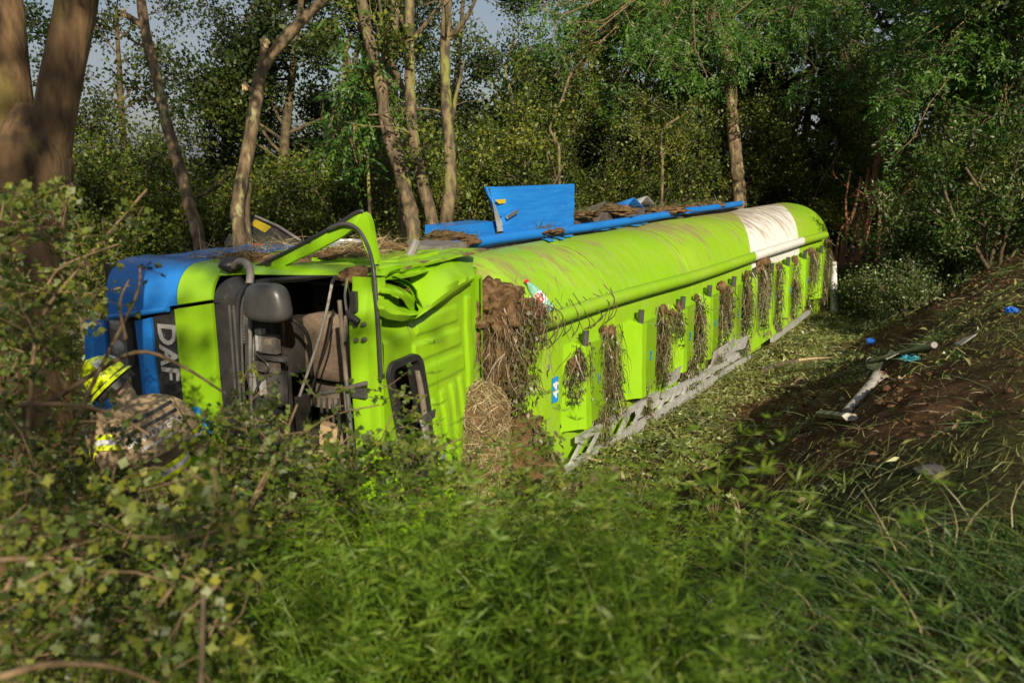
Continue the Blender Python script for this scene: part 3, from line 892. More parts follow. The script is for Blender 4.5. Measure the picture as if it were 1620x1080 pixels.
ZT = 2.62
def bulge(z):
    t = min(max((z - 2.30) / (ZT - 2.30), 0), 1)
    return 0.30 * (1 - math.sqrt(max(0, 1 - t * t)))

def fpanel(left, right, d0, mat, name, n=16, m=6, thick=0.035, **kw):
    """front panel lofted between two edges given in the picture, on the cab's front plane"""
    Lp = catmull([FL(*p) for p in left], n); Rp = catmull([FL(*p) for p in right], n)
    rows = []
    for a, b in zip(Lp, Rp):
        row = []
        for t in np.linspace(0, 1, m):
            q = a * (1 - t) + b * t
            row.append((d0 + bulge(q[2]) + 0.004 * mnoise.noise(Vector((q[1] * 3, q[2] * 3, 1))), q[1], min(q[2], ZT)))
        rows.append(row)
    return cab.part(name, MB().slab(rows, (thick, 0, 0)), mat, world=False, sm=35, **kw)

fpanel([(140, 505), (140, 560), (150, 620), (160, 690)], [(170, 506), (174, 560), (183, 620), (192, 690)], -0.04, M['blue'], 'bumper')
fpanel([(213, 508), (219, 560), (228, 650), (246, 860)], [(238, 502), (243, 560), (252, 650), (270, 860)], 0.0, M['blue'], 'blue_strip')
fpanel([(186, 506), (190, 560), (200, 650), (220, 860)], [(212, 508), (218, 560), (227, 650), (245, 860)], 0.10, M['black'], 'grille_slot')
gr = fpanel([(240, 501), (245, 560), (254, 650), (272, 860)], [(274, 490), (281, 560), (290, 650), (306, 860)], 0.012, M['black'], 'grille_panel')
fg = fpanel([(276, 489), (282, 560), (291, 650), (307, 860)], [(334, 480), (341, 560), (349, 650), (368, 860)], 0.0, M['lime_clean'], 'front_panel')
fpanel([(337, 482), (343, 560), (351, 650), (370, 860)], [(371, 474), (373, 560), (378, 650), (392, 860)], 0.02, M['black'], 'windscreen_cowl')
# letters, turned a quarter clockwise: their tops point at the roof (-k)
c0 = FL(263, 556)
me = place_text(text_mesh('badge_letters', 'DAF', 0.30, 0.006, bold=0.006), (0.0005, 2.335, 1.80), (0, 0, -1), (0, -1, 0), 0.98)
cab.part('badge_letters', None, M['silver'], parent=gr, world=False, me=me, label='silver letters DAF reading downwards')
me = place_text(text_mesh('brand_letters', 'di', 0.38, 0.003, bold=0.012), (-0.008, 2.0, 1.17), (0, 0, -1), (0, -1, 0), 1.0)
cab.part('brand_letters', None, M['numblue'], parent=fg, world=False, me=me)

def corner(k0, k1, zs0, zs1, mat, name, n=14, m=10):
    rows = []
    for i in range(n):
        t = i / (n - 1)
        row = []
        for j in range(m):
            k = k0 + (k1 - k0) * j / (m - 1)
            zs = zs0 + (zs1 - zs0) * j / (m - 1)
            z = zs + (ZT - zs) * math.sin(t * math.pi / 2) ** 1.0
            row.append((bulge(z) - 0.006, k, z))
        rows.append(row)
    rows.append([(0.52, r[1], ZT + 0.004) for r in rows[-1]])
    return cab.part(name, MB().slab(rows, (0.03, 0, -0.01)), mat, world=False, sm=35)
corner(3.05, 2.165, 2.095, 2.255, M['blue'], 'corner_panel')
corner(2.155, 1.75, 2.26, 2.335, M['lime_clean'], 'corner_panel')
# blue lip under the corner panel
mb = MB(); mb.tube([(-0.035, k, 2.095 + (3.05 - k) * 0.18 - 0.02) for k in np.linspace(3.0, 2.25, 8)], 0.03, 8)
cab.part('corner_lip', mb, M['blue'], world=False, sm=60)
# black corner of the windscreen surround
rows = []
for i in range(12):
    t = i / 11
    a = t * math.pi / 2
    kk = 1.75 - 0.22 * (1 - math.cos(a)); z_o = 2.30 + 0.24 * math.sin(a)
    ki = 1.50 - 0.10 * (1 - math.cos(a)); z_i = 2.32 + 0.14 * math.sin(a)
    rows.append([(0.02 + bulge(z) * 0.8, k, z) for k, z in [(kk + (ki - kk) * u, z_o + (z_i - z_o) * u) for u in np.linspace(0, 1, 5)]])
cab.part('windscreen_cowl', MB().slab(rows, (0.05, 0, 0)), M['black'], world=False, sm=40)
# upper pillar (now a beam across the top), green with a rubber seam
rows = []
for k in np.linspace(1.75, 0.02, 24):
    zlow = 2.55 if k < 1.5 else 2.55 - (k - 1.5) * 0.05
    zlow += 0.03 * (1 - k / 1.75)
    rows.append([(bulge(z) - 0.004 + 0.01 * math.sin(k * 5), k, z + 0.05 * (1 - k / 1.75)) for z in np.linspace(zlow, ZT, 6)] + [(0.46, k, ZT + 0.05 * (1 - k / 1.75))])
cab.part('windscreen_pillar', MB().slab(rows, (0.03, 0, -0.012)), M['lime_clean'], world=False, sm=40)
# rubber frame round the windscreen opening
fr = [FL(*p) for p in [(392, 850), (380, 700), (374, 600), (371, 500), (376, 462), (392, 449), (440, 444), (500, 438), (543, 430), (550, 440), (553, 520), (560, 620), (576, 760), (586, 850)]]
path = [np.array([0.035 + 0.7 * bulge(q[2]), q[1], q[2]]) for q in catmull(fr, 60)]
cab.part('windscreen_rubber', MB().tube(path, 0.022, 8), M['black'], world=False, sm=60)
path2 = [np.array([p[0] + 0.03, p[1] - 0.02 * (1 if p[1] > 0.8 else -1), p[2] - 0.02]) for p in path]
cab.part('windscreen_trim', MB().tube(path2, 0.012, 6), M['chrome'], world=False, sm=60)
for k in (1.55, 1.50):
    cab.part('cowl_slat', MB().tube([(0.0, k, z) for z in np.linspace(0.3, 2.3, 14)], 0.014, 6), M['darkgrey'], world=False, sm=60)
# header beam at the roof's front edge
rows = []
for i in range(34):
    z = 0.05 + i * (2.62 - 0.05) / 33
    row = []
    for (k, d) in [(0.30, 0.07), (0.27, 0.012), (0.24, 0.0), (0.17, 0.0), (0.13, 0.014), (0.10, 0.02), (0.05, 0.012), (0.012, 0.03), (0.0, 0.07)]:
        sh = -0.015 * math.sin(z * 2.2)
        dent = 0.10 * math.exp(-((z - 2.55) ** 2) / 0.03) + 0.03 * mnoise.noise(Vector((k * 4, z * 2.0, 5)))
        row.append((d + dent * 0.6, k + sh + 0.02 * (2.6 - z) / 2.6, z))
    rows.append(row)
hd = cab.part('roof_header', MB().slab(rows, (0.02, 0.0, 0)), M['lime_clean'], world=False, sm=40)
for px, py in [(563, 514), (575, 513), (564, 538), (576, 537)]:
    q = FL(px, py)
    cab.part('bolt', MB().lathe([(0.001, -0.03), (0.012, -0.03), (0.02, -0.012), (0.02, 0.02)], (0.0, q[1], q[2]), (1, 0, 0), 10), M['steel'], parent=hd, world=False, sm=50)
q = FL(560, 477)
cab.part('grab_slot', MB().box((0.0, q[1], q[2]), (0.02, 0, 0), (0, 0.028, 0), (0, 0, 0.085)), M['black'], parent=hd, world=False)
a, b = FL(553, 492), FL(573, 508)
cab.part('grab_handle', MB().tube([(-0.02, a[1], a[2]), (-0.06, (a[1] + b[1]) / 2, (a[2] + b[2]) / 2), (-0.05, b[1], b[2])], [0.025, 0.035, 0.03], 10), M['black'], parent=hd, world=False, sm=60)

# ribbed roof with the open hatch
H_D0, H_D1, H_Z0, H_Z1 = 0.10, 0.60, 0.72, 1.86
def hatch_shift(z):
    return (1.86 - z) * 0.26
RIBS = [(0.60, 1.38, 2.02, 2.20, -0.02), (0.55, 1.45, 1.78, 1.97, -0.02), (0.45, 1.50, 1.52, 1.73, -0.02)]
RIBS2 = [(0.72, 0.86, 0.1, 1.40), (0.93, 1.07, 0.1, 1.45), (1.14, 1.28, 0.1, 1.47), (1.35, 1.47, 0.1, 1.49), (1.55, 1.70, 0.1, 2.25)]
def rbox(x, y, x0, x1, y0, y1, e=0.028):
    return float(sstep((x - x0) / e) * sstep((x1 - x) / e) * sstep((y - y0) / e) * sstep((y1 - y) / e))
nd, nz = 112, 146
rows = []
cells = {}
for i in range(nz):
    z = 0.05 + (2.50 - 0.05) * i / (nz - 1)
    row = []
    for j in range(nd):
        d = 0.06 + (1.82 - 0.06) * j / (nd - 1)
        h = 0.0
        for (a, b, c, e, _) in RIBS:
            h += 0.024 * rbox(d - (2.0 - z) * 0.02, z, a, b, c, e)
        for (a, b, c, e) in RIBS2:
            sh = (1.45 - z) * 0.20 if b < 1.5 else 0.03 * (1.4 - z)
            h += 0.024 * rbox(d - sh, z, a, b, c, e)
        h += 0.03 * mnoise.noise(Vector((d * 1.3, z * 1.3, 8))) + 0.012 * mnoise.noise(Vector((d * 4, z * 4, 3)))
        h += 0.05 * math.exp(-((d - 1.1) ** 2 / 0.25 + (z - 1.0) ** 2 / 0.3))
        if z > 2.05 and d < 1.0:
            h -= 0.28 * sstep((z - 2.05) / 0.3) * sstep((1.0 - d) / 0.8)
        row.append((d + 0.02 * (z - 1.2), -h, z + 0.01 * mnoise.noise(Vector((d * 2, z, 9)))))
    rows.append(row)
def skip(i, j):
    z = 0.05 + (2.45) * (i + .5) / (nz - 1); d = 0.06 + 1.76 * (j + .5) / (nd - 1) - hatch_shift(z)
    if not (H_D0 < d < H_D1 and H_Z0 < z < H_Z1): return False
    r = 0.10
    cx = min(max(d, H_D0 + r), H_D1 - r); cz = min(max(z, H_Z0 + r), H_Z1 - r)
    return (d - cx) ** 2 + (z - cz) ** 2 < r * r
rf = cab.part('roof_panel', MB().grid(rows, skip=skip), M['lime_clean'], world=False, sm=50)
# hatch frame and the dark liner box behind it
def hatch_loop(grow, k):
    pts = []
    r = 0.10 + grow
    for (cx, cz, a0) in [(H_D1 - .10, H_Z1 - .10, 0), (H_D0 + .10, H_Z1 - .10, 90), (H_D0 + .10, H_Z0 + .10, 180), (H_D1 - .10, H_Z0 + .10, 270)]:
        for t in range(0, 91, 15):
            a = math.radians(a0 + t); z = cz + r * math.sin(a)
            pts.append((cx + r * math.cos(a) + hatch_shift(z), k, z))
    return pts
l0 = hatch_loop(0.04, -0.012); l1 = hatch_loop(0.035, -0.05); l2 = hatch_loop(-0.025, -0.05); l3 = hatch_loop(-0.03, 0.10)
ht = cab.part('roof_hatch', MB().grid([l0, l1, l2, l3], closed=True), M['black'], world=False, sm=40)
cab.part('hatch_rod', MB().tube([(0.62, 0.0, 1.72), (0.68, -0.02, 1.35), (0.78, 0.0, 0.95)], 0.03, 8), M['liner'], parent=ht, world=False, sm=60)
cab.part('hatch_latch', MB().box((0.70, -0.06, 1.27), (0.09, 0, 0.01), (0, 0.02, 0), (0.01, 0, 0.035)), M['darkgrey'], parent=ht, world=False)
cab.part('hatch_lamp', MB().tube([(0.62, -0.03, 1.25), (0.70, -0.03, 1.05)], 0.022, 8), M['glass'], parent=ht, world=False, sm=60)

# crumpled roof corner: a rolled sheet and torn folds
def loft(rows_px, n=26, m=20, rough=0.012, seed=0):
    R_ = [catmull([RL(px, py, o) for (px, py, o) in r], n) for r in rows_px]
    out = []
    cols = [catmull([R_[i][j] for i in range(len(R_))], m) for j in range(n)]
    for i in range(m):
        row = []
        for j in range(n):
            p = cols[j][i]
            o = rough * mnoise.fractal(Vector((p[0] * 4, p[2] * 4, seed)), 1.0, 2.0, 3)
            row.append((p[0], p[1] - o, p[2] + o * 0.6))
        out.append(row)
    return out
r1 = loft([[(596, 418, -.35), (640, 402, -.42), (690, 394, -.48), (748, 398, -.5)],
           [(640, 424, -.22), (668, 414, -.2), (705, 406, -.2), (749, 410, -.22)],
           [(652, 450, -.06), (678, 434, -.02), (712, 422, .0), (750, 424, -.04)],
           [(664, 484, .10), (688, 462, .16), (718, 442, .17), (750, 434, .08)],
           [(660, 502, .15), (686, 484, .20), (716, 462, .20), (749, 441, .10)],
           [(646, 508, .04), (676, 492, .08), (712, 470, .08), (748, 446, .03)]], n=15, m=12, rough=0.035, seed=2)
cr_ = cab.part('crumpled_roof_corner', MB().slab(r1, (0.0, 0.015, -0.005)), M['lime'], world=False, sm=22)
FOLDS = [
    ([[(600, 418, -.2), (640, 412, -.15), (700, 405, -.1)], [(602, 428, -.1), (645, 424, -.02), (698, 414, .0)]], 'lime'),
    ([[(604, 430, -.12), (640, 425, -.05), (690, 420, -.02)], [(606, 442, -.03), (642, 440, .04), (676, 430, .05)]], 'lime_clean'),
    ([[(606, 445, -.1), (632, 452, .0), (660, 470, .06)], [(600, 462, .02), (628, 470, .08), (662, 494, .12)]], 'lime_clean'),
    ([[(618, 440, -.06), (645, 452, .03), (664, 486, .10)], [(624, 436, .02), (655, 448, .12), (668, 490, .14)]], 'lime_clean'),
    ([[(598, 470, .0), (630, 482, .03), (664, 492, .1)], [(600, 500, .03), (632, 508, .05), (668, 498, .12)]], 'lime'),
]
for k, (rws, mt) in enumerate(FOLDS):
    mid = [tuple((np.array(a) + np.array(b)) / 2 + np.array([0, 0, (-1) ** k * 0.06])) for a, b in zip(rws[0], rws[1])]
    rr = loft([rws[0], mid, rws[1]], n=10, m=6, rough=0.04, seed=k + 5)
    cab.part('torn_fold', MB().slab(rr, (0.005, 0.012, 0)), M[mt], parent=cr_, world=False, sm=20)
# rear edge strip of the cab
rows = [[(1.80, -0.06, z), (1.86, -0.05, z), (1.88, 0.02, z), (1.88, 0.30, z)] for z in np.linspace(0.05, 2.42, 20)]
cab.part('rear_edge', MB().grid(rows), M['lime_clean'], world=False, sm=50)
# upper side (the right-hand door side now facing the sky)
def side_z(d, k):
    return ZT + 0.05 * max(0, 1 - k / 1.75) - 0.012 + 0.03 * mnoise.noise(Vector((d * 2, k * 2, 4)))
rows = [[(d, k, side_z(d, k)) for d in np.linspace(0.44, 2.1, 18)] for k in np.linspace(0.02, 2.2, 26)]
cab.part('side_panel', MB().slab(rows, (0, 0, -0.02)), M['lime_dirty'], world=False, sm=50)
rows = [[(d, k, side_z(d, k) - 0.01) for d in np.linspace(0.44, 2.1, 14)] for k in np.linspace(2.21, 3.0, 12)]
cab.part('side_panel', MB().slab(rows, (0, 0, -0.02)), M['blue'], world=False, sm=50)
rows = [[(d, k, side_z(d, k) + 0.03) for d in np.linspace(0.75, 1.5, 8)] for k in np.linspace(0.25, 1.2, 10)]
cab.part('door_panel', MB().slab(rows, (0, 0, -0.03)), M['lime_clean'], world=False, sm=50)
# lower side, floor, rear wall and lining
cab.part('lower_side', MB().abox(0.1, 1.86, 0.03, 3.0, 0.0, 0.04), M['lime_dirty'], world=False)
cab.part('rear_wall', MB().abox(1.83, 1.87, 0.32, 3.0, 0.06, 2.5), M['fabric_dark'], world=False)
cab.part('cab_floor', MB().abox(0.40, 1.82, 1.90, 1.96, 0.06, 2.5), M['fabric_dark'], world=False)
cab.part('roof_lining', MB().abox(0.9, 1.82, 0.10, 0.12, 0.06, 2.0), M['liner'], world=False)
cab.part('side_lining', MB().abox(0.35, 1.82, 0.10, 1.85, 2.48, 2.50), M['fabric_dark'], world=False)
# dashboard with vents and broken electrics
rows = [[(0.10 + 0.30 * u + 0.03 * mnoise.noise(Vector((u * 4, z * 5, 2))), 1.50 - 0.24 * math.sin(u * math.pi * 0.6) + 0.02 * mnoise.noise(Vector((u * 5, z * 5, 7))), z) for u in np.linspace(0, 1, 10)] for z in np.linspace(0.1, 2.28, 30)]
dash = cab.part('dashboard', MB().grid(rows), M['black'], world=False, sm=40)
cab.part('dashboard_shelf', MB().abox(0.42, 0.46, 1.28, 1.9, 0.1, 2.3), M['fabric_dark'], parent=dash, world=False)
for px0, px1, py0, py1, mt in [(379, 390, 480, 545, 'black'), (405, 417, 520, 555, 'alu'), (410, 440, 528, 560, 'steel'), (400, 440, 570, 590, 'steel'), (412, 418, 600, 625, 'alu'), (405, 450, 560, 572, 'darkgrey'), (395, 402, 500, 620, 'alu'), (424, 452, 590, 640, 'darkgrey'), (420, 432, 535, 545, 'liner')]:
    a, b = FL(px0, py0, 0.12), FL(px1, py1, 0.12)
    cab.part('dash_module', MB().abox(0.10, 0.16, min(a[1], b[1]), max(a[1], b[1]), min(a[2], b[2]), max(a[2], b[2])), M[mt], parent=dash, world=False)
for i in range(14):
    q = FL(384, 486 + i * 4.2, 0.10)
    cab.part('vent_slat', MB().box((0.095, q[1], q[2]), (0.01, 0, 0), (0, 0.024, 0), (0, 0, 0.005)), M['midgrey'], parent=dash, world=False)
mb = MB()
a = [FL(*p, 0.12) for p in [(437, 500), (455, 515), (462, 545), (456, 600), (452, 660)]]
cab.part('steering_wheel', MB().tube(catmull([np.array([0.16 + 0.1 * i, q[1], q[2]]) for i, q in enumerate(a)], 24), 0.02, 8), M['black'], world=False, sm=60)
a = [FL(*p, 0.05) for p in [(404, 560), (425, 580), (410, 605), (400, 640), (415, 690)]]
cab.part('loose_wire', MB().tube(catmull(a, 20), 0.008, 5), M['black'], world=False, sm=60)
a = [FL(*p, 0.05) for p in [(398, 470), (396, 540), (397, 620), (400, 720)]]
cab.part('loose_wire', MB().tube(catmull(a, 20), 0.016, 6), M['midgrey'], world=False, sm=60)
# seats: back, cushion, headrest, seen lying on their side
def cushion(c, hx, hy, hz, mat, name, parent=None, tilt=0.0, seed=0):
    rows = []
    n, m = 16, 26
    for i in range(n + 1):
        th = math.pi * i / n - math.pi / 2
        row = []
        for j in range(m):
            ph = 2 * math.pi * j / m
            def se(v, e): return math.copysign(abs(v) ** e, v)
            x = se(math.cos(th), 0.5) * se(math.cos(ph), 0.5); y = se(math.cos(th), 0.5) * se(math.sin(ph), 0.5); z = se(math.sin(th), 0.5)
            o = 1 + 0.04 * mnoise.noise(Vector((x * 2 + seed, y * 2, z * 2)))
            X, Y, Z = x * hx * o, y * hy * o, z * hz * o
            row.append((c[0] + X, c[1] + Y * math.cos(tilt) - Z * math.sin(tilt), c[2] + Y * math.sin(tilt) + Z * math.cos(tilt)))
        rows.append(row)
    return cab.part(name, MB().grid(rows, closed=True), mat, parent=parent, world=False, sm=60)
seat = cushion((0.80, 0.86, 1.80), 0.10, 0.56, 0.34, M['fabric'], 'seat_back', seed=1)
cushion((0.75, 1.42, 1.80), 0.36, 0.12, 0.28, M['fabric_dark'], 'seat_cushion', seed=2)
cushion((0.80, 0.22, 1.84), 0.07, 0.10, 0.16, M['fabric'], 'headrest', parent=seat, seed=3)
seat2 = cushion((1.02, 0.82, 0.62), 0.10, 0.50, 0.28, M['fabric'], 'seat_back', seed=4)
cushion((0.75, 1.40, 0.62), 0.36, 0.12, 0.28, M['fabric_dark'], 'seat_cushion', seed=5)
cab.part('bunk_board', MB().abox(1.25, 1.75, 0.35, 1.5, 1.12, 1.20), M['fabric_dark'], world=False)
cab.part('wall_lining', MB().abox(1.60, 1.64, 0.25, 1.85, 0.1, 2.4), M['liner'], world=False)
a, b = FL(490, 600, 0.9), FL(548, 650, 0.9)
cab.part('storage_panel', MB().abox(0.90, 0.94, b[1], a[1], b[2], a[2]), M['liner'], world=False)
a, b = FL(502, 575, 0.85), FL(546, 592, 0.85)
cab.part('storage_tray', MB().abox(0.80, 0.95, b[1], a[1], b[2], a[2]), M['darkgrey'], world=False)
for i in range(4):
    a, b = FL(506 + i * 9, 630, 0.7), FL(511 + i * 9, 690, 0.7)
    cab.part('locker_slat', MB().abox(0.70, 0.72, b[1], a[1], b[2], a[2]), [M['steel'], M['darkgrey']][i % 2], world=False)
a, b = FL(503, 672, 0.3), FL(528, 726, 0.3)
cab.part('cardboard_box', MB().box((0.35, (a[1] + b[1]) / 2, (a[2] + b[2]) / 2), (0.06, 0.03, 0), (-0.02, abs(a[1] - b[1]) / 2, 0.02), (0, -0.02, abs(a[2] - b[2]) / 2)), M['card'], world=False)
# rods and straps across the opening
a = catmull([FL(*p, -0.02) for p in [(532, 437), (526, 446), (523, 460), (517, 490), (505, 535), (490, 580), (474, 626)]], 30)
cab.part('wiper_rod', MB().tube(a[5:], 0.013, 8), M['plastic_pipe'], world=False, sm=60)
cab.part('wiper_hose', MB().tube(a[:7], 0.016, 8), M['black'], world=False, sm=60)
a = [FL(*p, 0.25) for p in [(527, 490), (519, 540), (483, 640)]]
cab.part('belt_strap', MB().tube(catmull(a, 12), 0.010, 6), M['black'], world=False)
a = [FL(*p, 0.10) for p in [(537, 475), (541, 520), (547, 590), (552, 640)]]
cab.part('pillar_tube', MB().tube(catmull(a, 14), 0.020, 8), M['liner'], world=False, sm=60)
a = [FL(*p, 0.02) for p in [(549, 440), (546, 470), (550, 505), (546, 540)]]
cab.part('loose_wire', MB().tube(catmull(a, 24), 0.012, 6), M['chrome'], world=False, sm=60)
a = [FL(*p, -0.04) for p in [(508, 622), (540, 616), (580, 606)]]
cab.part('wiper_arm', MB().tube(catmull(a, 10), 0.022, 8), M['steel'], world=False, sm=60)
a, b = FL(558, 612, -0.03), FL(579, 630, -0.03)
cab.part('wiper_bracket', MB().abox(-0.04, 0.0, b[1], a[1], b[2], a[2]), M['darkgrey'], world=False)
a = [FL(*p, 0.06) for p in [(548, 600), (555, 680), (566, 760)]]
cab.part('pillar_trim', MB().tube(catmull(a, 12), 0.02, 8), M['chrome'], world=False, sm=60)
# wing mirror on its tube arm
mb = MB()
q = FL(423, 478, -0.18)
rows = []
for i in range(19):
    th = math.pi * i / 18 - math.pi / 2
    row = []
    for j in range(28):
        ph = 2 * math.pi * j / 28
        def se(v, e): return math.copysign(abs(v) ** e, v)
        x = se(math.cos(th), 0.7) * se(math.cos(ph), 0.7); y = se(math.cos(th), 0.55) * se(math.sin(ph), 0.55); z = se(math.sin(th), 0.6)
        row.append((q[0] + x * 0.11, q[1] + y * (0.215 - 0.03 * z), q[2] + z * 0.165))
    rows.append(row)
mir = cab.part('wing_mirror', MB().grid(rows, closed=True), M['darkgrey'], world=False, sm=60)
a = [FL(*p, -0.1) for p in [(352, 424), (366, 416), (384, 418), (396, 430), (401, 448)]]
cab.part('mirror_arm', MB().tube(catmull([p + np.array([0.15 - 0.05 * i, 0, 0]) for i, p in enumerate(a)], 20), 0.034, 10), M['midgrey'], parent=mir, world=False, sm=60)
q = FL(362, 417, 0.1)
cab.part('mirror_base', MB().blob((q[0] + 0.03, q[1], q[2] - 0.01), (0.12, 0.10, 0.07), 0.1, 1.5, 3, 18, 12), M['black'], parent=mir, world=False, sm=60)
# headlamp
q = FL(188, 520, 0.05)
hl = cab.part('headlamp', MB().abox(0.02, 0.12, q[1] - 0.12, q[1] + 0.14, q[2] - 0.36, q[2] + 0.20), M['midgrey'], world=False)
for dz in (0.06, -0.18):
    cab.part('lamp_lens', MB().lathe([(0.001, -0.01), (0.06, 0.0), (0.085, 0.03), (0.09, 0.06)], (-0.005, q[1], q[2] + dz), (1, 0, 0), 16), M['glass'], parent=hl, world=False, sm=50)
# bent-up door window frame
outer = [(394, 430), (440, 408), (490, 382), (535, 357), (566, 338), (578, 338), (585, 352), (590, 380), (597, 416)]
inner = [(432, 430), (462, 414), (502, 395), (540, 375), (556, 364), (562, 366), (570, 378), (580, 398), (590, 416)]
dd = [0.30, 0.28, 0.26, 0.24, 0.22, 0.24, 0.28, 0.34, 0.42]
O = catmull([FL(*p, d) for p, d in zip(outer, dd)], 40); I = catmull([FL(*p, d - 0.02 * (i > 3)) for i, (p, d) in enumerate(zip(inner, dd))], 40)
df = cab.part('door_window_frame', MB().slab([[a, a * 0.5 + b * 0.5 + np.array([-0.012, 0, 0]), b] for a, b in zip(O, I)], (0.06, 0, 0)), M['lime_clean'], world=False, sm=35, label='bent lime green door window frame sticking up')
cab.part('door_seal', MB().tube([p + np.array([-0.01, 0, 0.012]) for p in O[:24]], 0.018, 6), M['black'], parent=df, world=False, sm=60)
for px, py in [(424, 417), (490, 380)]:
    q = FL(px, py + 1, 0.26)
    cab.part('bolt', MB().lathe([(0.001, -0.02), (0.018, -0.02), (0.022, 0.0), (0.022, 0.03)], q, (1, 0, 0), 10), M['black'], parent=df, world=False)
a = [FL(*p, d) for p, d in [((520, 362), .2), ((545, 354), .18), ((565, 362), .16), ((580, 385), .10), ((590, 420), .0), ((596, 480), -0.03), ((600, 540), -.04), ((603, 600), -.04)]]
cab.part('hanging_rubber_seal', MB().tube(catmull(a, 40), 0.017, 7), M['darkgrey'], world=False, sm=60)
rows = [[(0.35 + 0.5 * u, 0.35 + 0.9 * v + 0.1 * u, ZT + 0.09 + 0.10 * u) for u in np.linspace(0, 1, 5)] for v in np.linspace(0, 1, 6)]
# dark fairing torn loose behind the cab, with its yellow sticker
poly = [(354, 386), (360, 374), (384, 360), (404, 342), (440, 358), (476, 382), (470, 396), (400, 398)]
pts = [FL(*p, 2.55) for p in poly]
mb = MB().prism(pts, (0.10, 0.05, 0))
fair = cab.part('loose_fairing', mb, M['darkgrey'], world=False)
mb = MB().prism([FL(*p, 2.54) for p in [(396, 355), (405, 346), (429, 359), (419, 368)]], (0.006, 0, 0))
cab.part('warning_sticker', mb, M['yellow'], parent=fair, world=False)
e = [FL(*p, 2.52) for p in [(404, 342), (440, 358), (476, 381)]]
cab.part('fairing_edge', MB().tube(e, 0.02, 6), M['midgrey'], parent=fair, world=False, sm=60)
# orange lamp, grey boxes, steps on the upper side
q = FL(409, 393, 1.9)
cab.part('side_lamp', MB().blob((q[0], q[1], q[2]), (0.10, 0.12, 0.06), 0.05, 1, 1, 14, 10), M['orange'], world=False, sm=60)
cab.part('air_duct', MB().abox(1.95, 2.5, 0.45, 0.95, 2.2, 2.68), M['midgrey'], world=False)
cab.part('air_duct', MB().tube([(1.2, 0.42, 2.62), (1.3, 0.38, 2.80)], 0.05, 10), M['midgrey'], world=False)
# wheels, chassis rails of the tractor
for (d, k, zb) in [(1.25, 3.35, 2.10), (1.25, 3.35, 0.15), (4.4, 3.35, 2.05), (4.4, 3.35, 0.15)]:
    mb = MB().lathe([(0.02, 0), (0.30, 0.0), (0.48, 0.03), (0.52, 0.10), (0.52, 0.26), (0.48, 0.34), (0.30, 0.35), (0.28, 0.28), (0.02, 0.26)], (d, k, zb), (0, 0, 1), 28)
    w_ = cab.part('wheel', mb, M['rubber'], world=False, sm=40)
    cab.part('rim', MB().lathe([(0.02, 0.33), (0.12, 0.34), (0.14, 0.28), (0.27, 0.285), (0.285, 0.355)], (d, k, zb), (0, 0, 1), 20), M['alu'], parent=w_, world=False)
for z in (0.75, 1.65):
    cab.part('chassis_rail', MB().abox(0.6, 5.2, 2.7, 2.98, z, z + 0.08), M['steel'], world=False)
cab.part('fuel_tank', MB().tube([(2.3, 3.0, 2.15), (3.6, 3.0, 2.15)], 0.32, 18), M['alu'], world=False, sm=50)
cab.part('mudguard', MB().slab([[(1.25 + 0.62 * math.cos(a), 3.32 - 0.62 * math.sin(a), z) for a in np.linspace(0.2, 2.9, 16)] for z in (2.05, 2.5)], (0, 0.02, 0)), M['black'], world=False, sm=50)
cab.part('step_box', MB().abox(0.25, 0.8, 3.0, 3.35, 1.9, 2.55), M['darkgrey'], world=False)
# ------------------------------------------------------------------ soil, straw and weeds caught on the wreck
def proj(p):
    p = np.asarray(p, float) - CAM
    f = p[..., 1] * CP - p[..., 2] * SP
    u = p[..., 1] * SP + p[..., 2] * CP
    return 810 + FPX * p[..., 0] / f, 540 - FPX * u / f, f

def strands(rg, n, top_fn, length, K=5, drift=0.06, grav=1.0):
    """hanging strands: random walks downwards"""
    p = top_fn(n)
    L = rg.uniform(*length, n)[:, None]
    paths = [p]
    d = rg.normal(size=(n, 3)) * 0.35 + np.array([0, 0, -grav])
    for k in range(K - 1):
        d = d + rg.normal(size=(n, 3)) * 0.30 + np.array([0, 0, -0.25 * grav])
        paths.append(paths[-1] + unit(d) * L / (K - 1))
    return np.stack(paths, 1)

def loc2w(s, w, z):
    s = np.asarray(s, float); w = np.asarray(w, float); z = np.asarray(z, float)
    xy = P0[None, :2] + s[..., None] * A[None, :2] + w[..., None] * U[None, :2]
    return np.concatenate([xy, z[..., None]], -1)

# soil heap squeezed between cab and tank
hb = P(800, 560, 9.35)
heap = Thing('soil_heap', 'heap of brown soil and roots wedged between cab and tank', 'soil heap', (hb[0], hb[1], 0.0))
mb = MB()
for k, (px, py, t_, rr) in enumerate([(786, 492, 9.0, (0.30, 0.42, 0.30)), (826, 492, 8.95, (0.24, 0.24, 0.13)), (782, 560, 9.1, (0.27, 0.36, 0.50)), (776, 462, 9.1, (0.15, 0.25, 0.14)), (800, 600, 9.15, (0.22, 0.3, 0.35))]):
    heap.part('clod', MB().blob(P(px, py, t_), rr, 0.38, 2.4, k + 1, 46, 32), M['rootsoil'], sm=80)
for k, (px, py, t_, rr) in enumerate([(815, 715, 9.1, (0.34, 0.4, 0.42)), (848, 738, 9.0, (0.26, 0.3, 0.18))]):
    heap.part('clod', MB().blob(P(px, py, t_), rr, 0.35, 2.2, k + 6, 40, 28), M['soil'], sm=80)
rg = np.random.default_rng(11)
def tf(n):
    q = np.array([P(768, 545, 8.78), P(798, 548, 8.74), P(828, 508, 8.72), P(812, 590, 8.8), P(852, 500, 8.72), P(795, 525, 8.66)])
    return q[rg.integers(0, 6, n)] + rg.normal(size=(n, 3)) * np.array([0.11, 0.06, 0.14])
pt = strands(rg, 900, tf, (0.12, 0.5))
